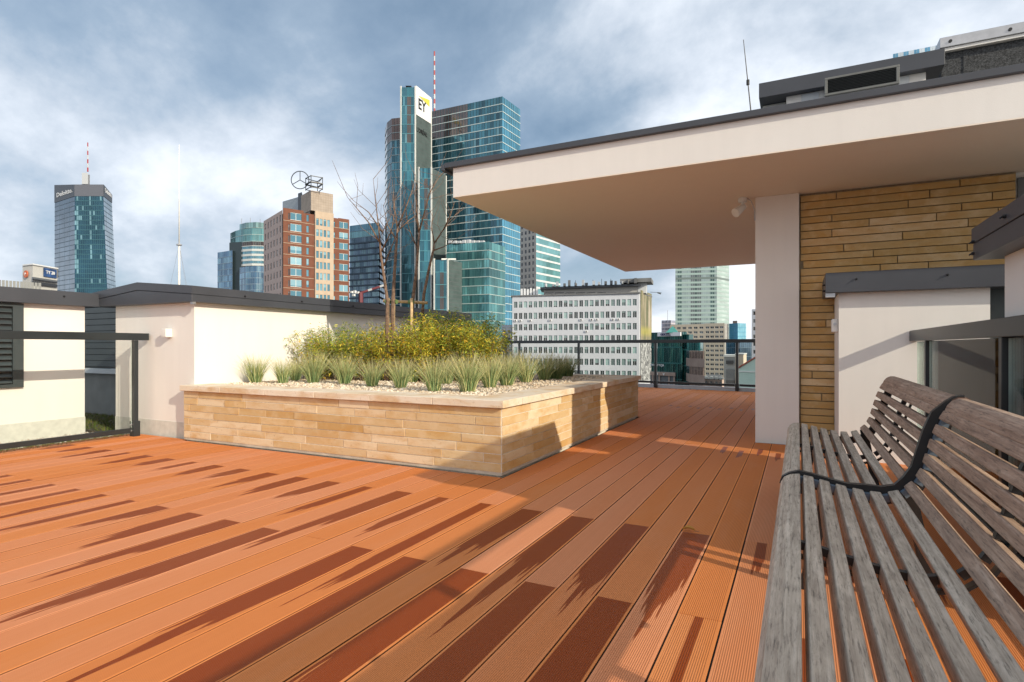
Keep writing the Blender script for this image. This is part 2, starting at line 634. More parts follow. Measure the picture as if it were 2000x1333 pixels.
def clear_glass():
    m, t, b = mat('clear_balustrade_glass')
    out = t.nodes['Material Output']
    tr = t.nodes.new('ShaderNodeBsdfTransparent')
    tr.inputs[0].default_value = (0.965, 0.975, 0.965, 1)
    gl = t.nodes.new('ShaderNodeBsdfGlossy')
    gl.inputs['Roughness'].default_value = 0.01
    fr = t.nodes.new('ShaderNodeFresnel')
    fr.inputs[0].default_value = 1.12
    mx = t.nodes.new('ShaderNodeMixShader')
    t.links.new(fr.outputs[0], mx.inputs[0])
    t.links.new(tr.outputs[0], mx.inputs[1])
    t.links.new(gl.outputs[0], mx.inputs[2])
    t.links.new(mx.outputs[0], out.inputs[0])
    return m


M['clear'] = clear_glass()
M['pane_edge'] = simple('polished_glass_edge', (0.55, 0.66, 0.62), 0.2)


def window_mat(name, dark, mid, light):
    """office windows: some with blinds down, some dark"""
    m, t, b = mat(name)
    oi = t.nodes.new('ShaderNodeObjectInfo')
    tc_ = t.nodes.new('ShaderNodeTexCoord')
    s = t.nodes.new('ShaderNodeSeparateXYZ')
    t.links.new(tc_.outputs['Generated'], s.inputs[0])
    c = ramp(t, oi.outputs['Random'], [(0.0, dark), (0.45, dark), (0.6, mid), (0.85, mid), (1.0, light)])
    blind = mth(t, 'FRACT', mth(t, 'MULTIPLY', oi.outputs['Random'], 7.31))
    up = mth(t, 'GREATER_THAN', s.outputs[2], mth(t, 'ADD', mth(t, 'MULTIPLY', blind, 1.8), 0.15))
    c = mixc(t, mth(t, 'MULTIPLY', up, 0.7), c, light)
    t.links.new(c, b.inputs['Base Color'])
    b.inputs['Roughness'].default_value = 0.12
    b.inputs['Specular IOR Level'].default_value = 0.7
    return m


M['win_office'] = window_mat('office_window', (0.022, 0.034, 0.032), (0.07, 0.12, 0.115), (0.30, 0.46, 0.44))
M['win_blue'] = window_mat('blue_reflective_window', (0.05, 0.17, 0.25), (0.09, 0.25, 0.35), (0.26, 0.46, 0.56))
M['win_dark'] = window_mat('dark_window', (0.03, 0.035, 0.045), (0.06, 0.07, 0.085), (0.16, 0.18, 0.20))


def brick_mat(name, a, b_, rows=4.0):
    m, t, b = mat(name)
    v = coords(t, 'Object')
    n = noise(t, v, 0.5, 4.0, 0.6)
    n2_ = noise(t, v, 4.0, 2.0, 0.6)
    c = ramp(t, n, [(0.35, a), (0.65, b_)])
    c = mixc(t, mth(t, 'MULTIPLY', n2_, 0.35), c, tuple(x * 0.7 for x in a))
    t.links.new(c, b.inputs['Base Color'])
    b.inputs['Roughness'].default_value = 0.9
    return m


M['redbrick'] = brick_mat('red_brick', (0.165, 0.064, 0.040), (0.20, 0.085, 0.055))
M['creamtile'] = brick_mat('cream_cladding', (0.47, 0.37, 0.28), (0.53, 0.43, 0.33))
M['pinkgrey'] = brick_mat('pink_grey_panels', (0.52, 0.41, 0.37), (0.58, 0.47, 0.43))
M['officewall'] = brick_mat('pale_office_panels', (0.55, 0.58, 0.635), (0.60, 0.63, 0.68))
M['blockcream'] = brick_mat('cream_block_wall', (0.62, 0.54, 0.43), (0.68, 0.60, 0.48))
M['mint'] = brick_mat('mint_render', (0.44, 0.58, 0.52), (0.50, 0.63, 0.57))
M['brownstone'] = brick_mat('brown_stone_bands', (0.30, 0.22, 0.19), (0.37, 0.28, 0.24))
M['greentile'] = brick_mat('green_metal_roof', (0.05, 0.24, 0.22), (0.08, 0.32, 0.29))


# ================================================================== SETTING: ground and terrace
g = MB()
g.poly([(-5000, -3000, -28), (5000, -3000, -28), (5000, 7000, -28), (-5000, 7000, -28)])
tag(g.build('city_ground', M['asphalt']), kind='structure')

g = MB()
g.box(-12.5, 7.0, -4.0, 14.6, -28.0, -0.055)
tag(g.build('terrace_building_roof', M['concrete']), kind='structure')

# ------------------------------------------------------------------ decking, board by board
PITCH = 0.1525
BW = 0.1478
deck_base = MB()
deck_base.box(-6.33, 1.0, -2.0, 3.64, -0.05, -0.005)
deck_base.box(-1.90, 1.0, 3.645, 12.6, -0.05, -0.005)
deck_base.box(-5.2, -1.904, 7.64, 13.0, -0.05, -0.005)
deck = deck_base.build('deck', M['substrate'])
tag(deck, kind='structure')
WET_A = [0.45, 1.04, 1.08, 1.22, 0.88, 1.30, 0.78, 1.14, 0.66, 0.50, 0.55, 0.45, 0.35, 0.42, 0.38, 0.34, 0.40, 0.36, 0.40, 0.3]
WET_B = [0.95, 1.75, 1.80, 1.75, 1.80, 1.28, 0.0, 1.15, 0.80, 0.58, 0.45, 0.75, 0.66, 0.55, 0.45, 0.5, 0.4, 0.4, 0.35, 0.3]
board_mesh = {}


def board(xc, y0, y1, wet, wide):
    L = round(y1 - y0, 3)
    if L < 0.06:
        return
    if L not in board_mesh:
        m = MB()
        h = BW / 2
        e = 0.0012
        prof = [(-h, -0.022), (h, -0.022), (h, -e), (h - e, 0.0), (-h + e, 0.0), (-h, -e)]
        m.prism(prof, 'y', -L + 0.0015, -0.0015)
        board_mesh[L] = m.mesh('board', M['deck'])
    o = link('board', board_mesh[L], deck, (xc + random.uniform(-.0008, .0008), y1, random.uniform(-.0012, .0006)))
    o['wet'] = float(wet)
    o['wet_width'] = float(wide)


for k in range(-8, 41):
    x1 = -0.235 - PITCH * k
    xc = x1 - PITCH / 2
    left = xc < -1.90
    end = 3.642 if left else 13.22 - 0.161 * (xc + 2.96) - 0.03
    if left and xc < -5.55:
        end = 3.70
    if xc > -0.40:
        end = min(end, 6.10)
    A = (k % 2 == 1)
    cuts = ([-0.65, 3.0, 5.58 if k < 6 else 6.2, 9.2, 11.9] if A else [-1.6, 2.08, 5.73, 9.4, 12.0])
    j = max(0, (k + 1) // 2)
    ys = [-1.9] + [c for c in cuts if -1.9 < c < end - 0.1] + [end]
    for y0, y1 in zip(ys[:-1], ys[1:]):
        wet, wide = 0.0, 0.92
        if abs(y1 - 3.0) < .01:
            wet = WET_A[min(j, 19)]
            wide = 0.90 if random.random() < .8 else 0.55
            if k == -1:
                wide = 0.32
        elif abs(y1 - 2.08) < .01:
            wet = WET_B[min(k // 2, 19)] if k >= 0 else 0.4
            wide = 0.90 if 0 < k < 22 else 0.5
            if k == 0:
                wide = 0.22
        elif 5.5 < y1 < 5.8 and k in (-1, 0, 1, 2):
            wet = 0.35
            wide = 0.30
        elif y1 < 13 and y1 == 9.2 or y1 == 9.4:
            wet = 0.2
            wide = 0.3
        board(xc, y0, y1, wet, wide)

for k in (0, -1):
    xc = -0.235 - PITCH * k - PITCH / 2
    board(xc, 6.53, 9.4, 0, .9)
    board(xc, 9.4, 13.22 - 0.161 * (xc + 2.96) - 0.03, 0, .9)
for k in range(11, 32):
    xc = -0.235 - PITCH * k - PITCH / 2
    e_ = 13.22 - 0.161 * (xc + 2.96) - 0.03
    c_ = 9.2 if k % 2 else 10.4
    board(xc, 7.66, c_, 0, .9)
    board(xc, c_, e_, 0.2, .3)

# ------------------------------------------------------------------ lawn strip and gravel beside the deck
def pebbles(m, n, fn, r0, r1, cols):
    for _ in range(n):
        x, y, z = fn()
        r = random.uniform(r0, r1)
        c = random.choice(cols)
        f = random.uniform(.75, 1.15)
        c = (c[0] * f, c[1] * f, c[2] * f)
        a = random.uniform(0, 6.28)
        q = []
        for j in range(5):
            an = a + j * 1.2566
            q.append((x + math.cos(an) * r * random.uniform(.8, 1.2), y + math.sin(an) * r * random.uniform(.7, 1.1), z + r * .15))
        top = (x, y, z + r * random.uniform(.7, 1.0))
        for j in range(5):
            m.poly([q[j], q[(j + 1) % 5], top], 0, c)


g = MB()
g.box(-7.17, -6.335, -2.0, 3.7, -0.054, -0.03)
g.box(-12.0, -6.95, 3.7, 4.68, -0.054, -0.03)
tag(g.build('soil_strip', simple('soil', (0.10, 0.085, 0.06), 0.95, 0, 0.3, 20, bmp=0.6)), kind='structure')
g = MB()
cols = [(0.60, 0.57, 0.52), (0.48, 0.44, 0.39), (0.70, 0.66, 0.60), (0.42, 0.33, 0.26)]
pebbles(g, 2200, lambda: (random.uniform(-7.16, -6.62), random.uniform(-0.5, 3.68), -0.03), 0.010, 0.026, cols)
tag(g.build('gravel', M['pebble']), 'pale pebble strip along the foot of the white wall', kind='stuff')
g = MB()


def blade(m, x, y, z, h, lean, wdt, col, seg=2):
    a = random.uniform(0, 6.283)
    dx, dy = math.cos(a), math.sin(a)
    b_ = random.uniform(0, 6.283)
    wx, wy = math.cos(b_) * wdt, math.sin(b_) * wdt
    pts = []
    for i in range(seg + 1):
        f = i / seg
        o = lean * f * f
        pts.append((x + dx * o, y + dy * o, z + h * (f - .25 * (lean / max(h, .01)) * f * f * .5), 1 - f * .92))
    for i in range(seg):
        p, q = pts[i], pts[i + 1]
        m.poly([(p[0] - wx * p[3], p[1] - wy * p[3], p[2]), (p[0] + wx * p[3], p[1] + wy * p[3], p[2]),
                (q[0] + wx * q[3], q[1] + wy * q[3], q[2]), (q[0] - wx * q[3], q[1] - wy * q[3], q[2])], 0, col)


for i in range(15000):
    if i < 9500:
        x, y = random.uniform(-6.66, -6.335), random.uniform(-0.6, 3.66)
        if x < -6.54 and random.random() < .5:
            continue
    else:
        x, y = random.uniform(-11.0, -6.98), random.uniform(3.72, 4.6)
    c = random.choice([(0.10, 0.16, 0.03), (0.15, 0.19, 0.04), (0.20, 0.18, 0.05), (0.08, 0.12, 0.025)])
    blade(g, x, y, -0.03, random.uniform(.02, .055), random.uniform(.01, .04), random.uniform(.002, .005), c, 1)
tag(g.build('grass', M['blade']), 'strip of short mossy grass beside the deck edge', kind='stuff')


# ================================================================== roof-terrace structures
def coping_block(root, x0, x1, y0, y1, zt=1.405, oh=0.10, zc0=1.395, zc1=1.56, wmat=None, plinth=True):
    m = MB()
    m.box(x0, x1, y0, y1, -0.05, zt)
    m.build('wall', wmat or M['render'], root)
    if plinth:
        m = MB()
        m.box(x0 - .004, x1 + .004, y0 - .004, y1 + .004, -0.05, 0.16)
        m.build('plinth', M['plinth'], root)


def metal_coping(root, x0, x1, y0, y1, z0, z1, pitch=0.03, seam=True):
    """folded sheet coping: lower fascia, upper cap stepped out, low pitched top"""
    if seam:
        m = MB()
        m.box(x0 + .006, x1 - .006, y0 + .006, y1 - .006, z0, z0 + (z1 - z0) * .52)
        m.build('fascia', M['cap'], root, bevel=.003)
    m = MB()
    zc = z0 + (z1 - z0) * .52 + .002 if seam else z0 + .001
    xm, ym = (x0 + x1) / 2, (y0 + y1) / 2
    b_ = [(x0, y0, zc), (x1, y0, zc), (x1, y1, zc), (x0, y1, zc)]
    tt = [(x0, y0, z1), (x1, y0, z1), (x1, y1, z1), (x0, y1, z1)]
    m.hexa(b_, tt)
    m.poly([(x0 + .01, y0 + .01, z1 + .002), (x1 - .01, y0 + .01, z1 + .002), (xm, ym, z1 + pitch)])
    m.poly([(x1 - .01, y0 + .01, z1 + .002), (x1 - .01, y1 - .01, z1 + .002), (xm, ym, z1 + pitch)])
    m.poly([(x1 - .01, y1 - .01, z1 + .002), (x0 + .01, y1 - .01, z1 + .002), (xm, ym, z1 + pitch)])
    m.poly([(x0 + .01, y1 - .01, z1 + .002), (x0 + .01, y0 + .01, z1 + .002), (xm, ym, z1 + pitch)])
    return m.build('coping', M['cap'], root, bevel=.003)


def screws(root, pts, axis):
    for (x, y, z) in pts:
        m = MB()
        dv = {'x': (1, 0, 0), '-x': (-1, 0, 0), '-y': (0, -1, 0)}[axis]
        p = Vector((x, y, z))
        m.tube([p, p + Vector(dv) * .012], .009, 8)
        m.tube([p + Vector(dv) * .012, p + Vector(dv) * .022 + Vector((0, 0, -.008))], .004, 6)
        m.build('screw', M['black'], root)


# gabled shaft house left of the planter
SY, SX = 3.74, -5.53
r = thing('shaft_house', 'white rendered shaft house with low gabled grey coping behind the stone planter', 'roof structure', (-6.2, SY, 0))
coping_block(r, -6.92, SX, SY, 9.0)
m = MB()
ol = [(-7.20, 1.40), (-5.43, 1.40), (-5.43, 1.475), (-6.34, 1.552), (-7.20, 1.475)]
m.prism(ol, 'y', SY - .094, 9.1)
m.build('fascia', M['cap'], r, bevel=.003)
m = MB()
ol = [(-7.206, 1.478), (-6.34, 1.556), (-5.424, 1.478), (-5.424, 1.56), (-6.34, 1.638), (-7.206, 1.56)]
m.hexa([(p[0], SY - .10, p[1]) for p in (ol[0], ol[1], ol[4], ol[5])], [(p[0], 9.1, p[1]) for p in (ol[0], ol[1], ol[4], ol[5])])
m.hexa([(p[0], SY - .10, p[1]) for p in (ol[1], ol[2], ol[3], ol[4])], [(p[0], 9.1, p[1]) for p in (ol[1], ol[2], ol[3], ol[4])])
m.build('coping', M['cap'], r)
screws(r, [(-5.424, 4.25, 1.50), (-5.424, 5.05, 1.50), (-5.424, 5.95, 1.50)], 'x')
m = MB()
m.box(-5.47, -5.43, SY - .085, SY - .05, 1.375, 1.40)
m.build('drip_clip', M['galv'], r)

# long white wall on the far left with a louvred vent
r = thing('louvred_wall', 'long white wall with grey coping and dark louvred vent at far left', 'wall', (-7.17, 1.5, 0))
coping_block(r, -8.6, -7.17, -3.0, 3.55)
metal_coping(r, -8.7, -7.07, -3.1, 3.65, 1.395, 1.545, .02, False)
fr = MB()
for (a, b_) in ((1.2, 1.26), (2.88, 2.97)):
    fr.box(-7.17, -7.13, a, b_, .53, 1.39)
fr.box(-7.17, -7.13, 1.26, 2.88, .53, .565)
fr.box(-7.17, -7.13, 1.26, 2.88, 1.355, 1.39)
vent = fr.build('vent_frame', M['louvre'], r)
m = MB()
m.box(-7.168, -7.164, 1.26, 2.88, .565, 1.355)
m.build('vent_back', M['black'], vent)
for i in range(13):
    z = .575 + i * .06
    m = MB()
    m.hexa([(-7.162, 1.262, z + .03), (-7.138, 1.262, z), (-7.138, 2.878, z), (-7.162, 2.878, z + .03)],
           [(-7.162, 1.262, z + .038), (-7.138, 1.262, z + .008), (-7.138, 2.878, z + .008), (-7.162, 2.878, z + .038)])
    m.build('slat', M['louvre'], vent)
screws(r, [(-7.07, 3.3, 1.49)], 'x')

# recess between the two: slatted cladding over a plain grey base
r = thing('slatted_cladding', 'dark horizontal slat cladding in the recess between the two white walls', 'cladding', (-9, 4.7, 0))
m = MB()
m.box(-12.0, -6.93, 4.70, 4.9, -.05, .56)
m.build('base_wall', simple('grey_base_wall', (0.20, 0.21, 0.21), .8, 0, .08, 4), r)
m = MB()
m.box(-12.0, -6.93, 4.62, 4.70, .562, .63)
m.build('sill', M['palegrey'], r)
m = MB()
m.box(-12.0, -6.93, 4.71, 4.9, .632, 1.62)
m.build('backing', M['black'], r)
for i in range(11):
    z = .66 + i * .086
    m = MB()
    m.box(-12.0, -6.93, 4.675, 4.705, z, z + .08)
    m.build('slat', M['louvre'], r, bevel=.003)

# white house in front of the stone wall, right
WY, WX = 5.50, 0.30
r = thing('vent_house', 'white rendered box with grey coping standing before the brown stone wall', 'roof structure', (1.0, WY, 0))
coping_block(r, WX, 1.30, WY, 6.14, plinth=False)
m = MB()
m.box(1.302, 2.2, WY + .10, 6.14, -.05, 1.40)
m.build('side_panel', M['louvre'], r)
metal_coping(r, WX - .10, 2.3, WY - .09, 6.15, 1.395, 1.56, .0, False)
screws(r, [(.42, WY - .09, 1.50), (1.02, WY - .09, 1.50)], '-y')
screws(r, [(WX - .10, WY + .02, 1.47), (WX - .10, WY + .02, 1.42)], '-x')
m = MB()
m.box(WX - .10, WX - .03, WY - .07, WY - .02, 1.36, 1.394)
m.build('drip_clip', M['galv'], r)

# white house close on the right
r = thing('parapet_house', 'white wall with broad grey coping at the right edge above the bench', 'roof structure', (1.0, 3.0, 0))
coping_block(r, .92, 2.6, 2.42, 3.65, plinth=False)
metal_coping(r, .81, 2.7, 2.32, 3.757, 1.40, 1.566, .02)
m = MB()
m.box(.906, .918, 2.5, 3.60, .02, 1.06)
m.build('door_panel', M['black'], r)
screws(r, [(.81, 3.70, 1.49), (.81, 3.70, 1.43), (.81, 3.2, 1.52)], '-x')

# unseen tall wall right of frame, shaped to cast the deck and planter shadows
r = thing('shadow_wall', 'unseen tall white wall at right, shaped to shade deck and planter', 'roof structure', (3, 5, 0))
m = MB()
m.box(1.68, 1.86, 3.90, 4.72, -.05, 2.30)
m.build('wall', M['render'], r)

# main penthouse: pillar, canopy, stone wall
r = thing('pillar', 'plain white square pillar carrying the canopy', 'pillar', (-.19, 6.3, 0))
m = MB()
m.box(-.386, .004, 6.14, 6.52, -.02, 2.432)
m.build('shaft', M['render'], r, bevel=.006)

r = thing('penthouse', 'plain penthouse wall under the canopy behind the stone facing', 'building', (2, 8, 0))
m = MB()
m.box(-.04, 5.8, 6.26, 10.9, -.05, 2.429)
m.build('wall', M['render'], r)
m = MB()
m.box(1.66, 3.4, 6.235, 6.262, .1, 2.38)
m.build('window', M['win_dark'], r)

r = thing('roof_canopy', 'broad cantilevered white canopy with grey metal roof edge', 'canopy', (0, 8, 2.43))
m = MB()
m.box(-3.07, 6.5, 4.79, 11.08, 2.43, 2.44)
m.build('soffit', M['soffit'], r)
m = MB()
m.box(-3.07, 6.5, 4.79, 11.08, 2.4402, 2.722)
m.build('fascia', M['render'], r)
m = MB()
m.box(-3.15, 6.6, 4.752, 11.16, 2.7225, 2.775)
m.build('metal_cap', M['cap'], r, bevel=.004)
m = MB()
m.box(-3.19, -3.15, 4.752, 11.16, 2.70, 2.765)
m.build('gutter', M['cap'], r, bevel=.006)

# coursed sandstone facing on the penthouse: each stone its own
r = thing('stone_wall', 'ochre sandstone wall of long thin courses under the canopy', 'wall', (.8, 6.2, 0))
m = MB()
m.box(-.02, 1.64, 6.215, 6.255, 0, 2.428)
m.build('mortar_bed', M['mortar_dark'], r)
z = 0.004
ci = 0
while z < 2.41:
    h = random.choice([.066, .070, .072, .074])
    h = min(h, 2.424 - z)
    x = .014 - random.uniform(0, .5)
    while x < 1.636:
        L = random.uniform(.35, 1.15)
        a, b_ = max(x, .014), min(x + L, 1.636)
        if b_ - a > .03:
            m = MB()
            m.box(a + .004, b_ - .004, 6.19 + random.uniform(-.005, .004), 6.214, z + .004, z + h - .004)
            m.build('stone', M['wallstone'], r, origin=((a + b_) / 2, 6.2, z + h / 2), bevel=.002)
        x += L
    z += h
    ci += 1

# ------------------------------------------------------------------ raised stone planter
PX, PY = -1.925, 3.655
PXL, PYF = -5.57, 7.58
planter = thing('stone_planter', 'long raised planter of honey sandstone courses with pale coping', 'planter', (-3.7, 5.6, 0))
m = MB()
m.box(PXL, PX - .0035, PY + .0035, PYF - .02, .027, .50)
m.box(PXL, PX - .03, PY + .03, PYF - .02, -.02, .0269)
m.build('core', M['mortar'], planter)
m = MB()
m.box(PXL, PX - .004, PY + .004, PY + .0275, .007, .026)
m.box(PX - .0275, PX - .004, PY + .0275, PYF - .02, .007, .026)
m.build('base_strip', simple('pale_base_strip', (0.52, 0.47, 0.38), .7, 0, .08, 10), planter)
NC = 7
CH = (.500 - .028) / NC
for ci in range(NC):
    z = .028 + ci * CH
    x = PXL - random.uniform(0, .45)
    while x < PX:
        L = random.choice([random.uniform(.26, .45), random.uniform(.45, .75)])
        a, b_ = max(x, PXL), min(x + L, PX - .006)
        if PX - b_ < .12:
            b_ = PX - .006
            L = PX + .1 - x
        if b_ - a > .05:
            m = MB()
            dpt = random.uniform(-.004, .0012)
            m.box(a + .003, b_ - .003, PY + dpt, PY + .0275, z + .003, z + CH - .003)
            m.build('stone', M['stone'], planter, origin=((a + b_) / 2, PY, z + CH / 2), bevel=.0018)
        x += L
    y = PY + .0
    first = True
    while y < PYF:
        L = random.uniform(.28, .70)
        a, b_ = y, min(y + L, PYF)
        if PYF - b_ < .10:
            b_ = PYF
            L = 9
        m = MB()
        dpt = random.uniform(-.0012, .004)
        m.box(PX - .0275, PX + dpt, a + (.010 if first else .003), b_ - .003, z + .003, z + CH - .003)
        m.build('stone', M['stone'], planter, origin=(PX, (a + b_) / 2, z + CH / 2), bevel=.0018)
        first = False
        y += L
CZ0, CZ1 = .503, .558
n = 6
for i in range(n):
    a = PXL - .02 + (PX + .03 - PXL + .02) * i / n
    b_ = PXL - .02 + (PX + .03 - PXL + .02) * (i + 1) / n
    m = MB()
    m.box(a + .0015, b_ - .0015, PY - .035, PY + .29, CZ0, CZ1)
    m.build('coping_slab', M['coping'], planter, origin=((a + b_) / 2, PY, CZ0), bevel=.004)
n = 7
for i in range(n):
    a = PY + .292 + (PYF + .05 - PY - .292) * i / n
    b_ = PY + .292 + (PYF + .05 - PY - .292) * (i + 1) / n
    m = MB()
    m.box(PX - .30, PX + .03, a + .0015, b_ - .0015, CZ0, CZ1)
    m.build('coping_slab', M['coping'], planter, origin=(PX, (a + b_) / 2, CZ0), bevel=.004)
for i in range(5):
    a = PXL + (PX - .302 - PXL) * i / 5
    b_ = PXL + (PX - .302 - PXL) * (i + 1) / 5
    m = MB()
    m.box(a + .0015, b_ - .0015, PYF - .25, PYF + .05, CZ0, CZ1)
    m.build('coping_slab', M['coping'], planter, origin=((a + b_) / 2, PYF, CZ0), bevel=.004)
m = MB()
m.box(PXL, PX - .302, PY + .292, PYF - .252, .502, .548)
m.build('soil', simple('planter_gravel_bed', (0.40, 0.33, 0.25), .95, 0, .35, 60, bmp=.8, bscale=90, bdist=.01), planter)
g = MB()
cols = [(0.70, 0.60, 0.46), (0.60, 0.48, 0.34), (0.78, 0.70, 0.58), (0.45, 0.34, 0.24), (0.66, 0.55, 0.42)]
pebbles(g, 7000, lambda: (lambda x, y: (x, y, .546))(random.uniform(PXL + .05, PX - .305), PY + .295 + (PYF - PY - .56) * random.random() ** 1.5), .008, .020, cols)
tag(g.build('gravel', M['pebble']), 'beige pebble mulch filling the stone planter', kind='stuff')

# ------------------------------------------------------------------ grass tufts in the planter
GREENS = [(0.227, 0.335, 0.133), (0.312, 0.414, 0.178), (0.425, 0.494, 0.223), (0.624, 0.605, 0.283), (0.737, 0.701, 0.356), (0.284, 0.399, 0.194), (0.185, 0.287, 0.119)]
DARKS = [(0.086, 0.156, 0.057), (0.129, 0.203, 0.072), (0.172, 0.234, 0.086), (0.257, 0.281, 0.114)]


def tuft_mesh(seed, cols, n=260, h=.34, r0=.055, lean=.21):
    random.seed(seed)
    m = MB()
    for i in range(n):
        a = random.uniform(0, 6.283)
        q = random.random() ** .6
        x, y = math.cos(a) * r0 * q, math.sin(a) * r0 * q
        hh = h * random.uniform(.55, 1.05)
        ll = lean * (q * .8 + .15) * random.uniform(.5, 1.25)
        c = random.choice(cols)
        f = random.uniform(.8, 1.2)
        c = tuple(v * f for v in c)
        wdt = random.uniform(.0024, .0046)
        b_ = random.uniform(0, 6.283)
        wx, wy = math.cos(b_) * wdt, math.sin(b_) * wdt
        aa = a + random.uniform(-.5, .5)
        pts = []
        for k in range(4):
            fr_ = k / 3
            o = ll * fr_ ** 1.6
            pts.append((x + math.cos(aa) * o, y + math.sin(aa) * o, hh * fr_ * (1 - .12 * fr_ * ll / lean), 1 - .9 * fr_))
        for k in range(3):
            p, q2 = pts[k], pts[k + 1]
            cc = c if k < 1 else (tuple(v * .75 + q_ for v, q_ in zip(c, (.12, .11, .05))) if k == 1 else tuple(v * .45 + q_ for v, q_ in zip(c, (.36, .31, .17))))
            m.poly([(p[0] - wx * p[3], p[1] - wy * p[3], p[2]), (p[0] + wx * p[3], p[1] + wy * p[3], p[2]),
                    (q2[0] + wx * q2[3], q2[1] + wy * q2[3], q2[2]), (q2[0] - wx * q2[3], q2[1] - wy * q2[3], q2[2])], 0, cc)
    return m.mesh('grass_tuft', M['blade'])


tufts = [tuft_mesh(50 + i, GREENS) for i in range(4)]
tuft_dark = tuft_mesh(77, DARKS, 320, .32, .07, .22)
ZG = .552


def bed(px, py):
    d = FPX * (EYE - .565) / (py - 677.0)
    return at(px, d)


TU = [(500, 745, 1.0, 'nearest the shaft house wall at the far left of the row'), (553, 746, .82, 'second from the left end of the front row'),
      (577, 741, .85, 'straw coloured, just behind the second tuft from the left'), (612, 745, 1.05, 'third along the front row from the left'),
      (640, 735, .9, 'half hidden under the left end of the yellow bamboo'), (673, 747, 1.05, 'tall and narrow, fourth along the front row'),
      (727, 752, .92, 'fifth along the front row from the left'), (748, 740, .9, 'tucked behind the fifth front tuft'),
      (782, 755, .92, 'sixth along the front row, at its middle'), (806, 744, .88, 'behind the sixth front tuft'),
      (848, 761, 1.0, 'seventh along the front row, broad and leaning'), (872, 747, .9, 'pale tuft behind the seventh front one'),
      (914, 762, 1.15, 'tallest at the planter corner, nearest the camera'), (900, 742, 1.1, 'in the thicket behind the corner tuft'),
      (957, 754, 1.0, 'straw coloured, first beyond the planter corner'), (940, 740, 1.1, 'in the thicket left of the rail end'),
      (990, 750, 1.1, 'bushy, second beyond the planter corner'), (975, 737, 1.1, 'at the back of the thicket by the rail end'),
      (1027, 744, 1.1, 'third beyond the planter corner'), (1010, 733, 1.1, 'behind the third tuft beyond the corner'),
      (1062, 740, 1.1, 'fourth beyond the planter corner, leaning right')]
for i, (px, py, s, lb) in enumerate(TU):
    x, y = bed(px, py)
    o = link('grass_tuft', tufts[i % 4], None, (x, y, ZG), (0, 0, i * 1.7), (s, s, s * random.uniform(.95, 1.1)))
    tag(o, 'ornamental grass tuft ' + lb, 'grass tuft', 'ornamental grass tufts in the planter')
for (px, py, s, lb) in ((1085, 738, 1.05, 'dark green grass tuft fifth beyond the planter corner'), (1108, 733, 1.0, 'darkest green grass tuft at the far end of the planter')):
    x, y = bed(px, py)
    tag(link('grass_tuft', tuft_dark, None, (x, y, ZG), (0, 0, px), (s, s, s)), lb, 'grass tuft', 'ornamental grass tufts in the planter')

# ------------------------------------------------------------------ bamboo
YEL = [(0.734, 0.571, 0.056), (0.83, 0.693, 0.079), (0.574, 0.52, 0.064), (0.383, 0.433, 0.064), (0.255, 0.346, 0.056), (0.701, 0.433, 0.047), (0.479, 0.52, 0.079)]
GRN = [(0.22, 0.321, 0.056), (0.304, 0.405, 0.073), (0.405, 0.473, 0.082), (0.574, 0.54, 0.082), (0.169, 0.254, 0.049)]


def bamboo_meshes(seed, cols, n=5200, rx=.44, h=.72):
    random.seed(seed)
    m = MB()
    st = MB()
    stems = []
    for i in range(46):
        a = random.uniform(0, 6.283)
        q = math.sqrt(random.random()) * rx
        x, y = math.cos(a) * q * .8, math.sin(a) * q * .7
        hh = h * random.uniform(.6, 1.08) * (1.0 - .25 * (q / rx) ** 2)
        lx, ly = x * .55 + random.uniform(-.09, .09), y * .5 + random.uniform(-.09, .09)
        stems.append((x, y, hh, lx, ly))
        st.tube([(x, y, 0), (x + lx * .3, y + ly * .3, hh * .55), (x + lx, y + ly, hh)], [.004, .003, .0012], 4, cap=False)
    for i in range(n):
        x, y, hh, lx, ly = random.choice(stems)
        f = random.random() ** .62
        f = .05 + .97 * f
        px, py_, pz = x + lx * f * f, y + ly * f * f, hh * f
        px += random.gauss(0, .045)
        py_ += random.gauss(0, .045)
        pz += random.gauss(0, .03)
        a = random.uniform(0, 6.283)
        el = random.uniform(-.7, .6)
        L = random.uniform(.028, .062)
        W = L * random.uniform(.10, .16)
        d = Vector((math.cos(a) * math.cos(el), math.sin(a) * math.cos(el), math.sin(el)))
        s_ = d.cross(Vector((random.gauss(0, .4), random.gauss(0, .4), 1))).normalized()
        p = Vector((px, py_, pz))
        c = random.choice(cols)
        fc = random.uniform(.75, 1.25)
        c = tuple(v * fc for v in c)
        m.poly([p, p + d * L * .4 + s_ * W, p + d * L - Vector((0, 0, L * .15)), p + d * L * .4 - s_ * W], 0, c)
    return m.mesh('foliage', M['leaf']), st.mesh('stem', M['bark'])


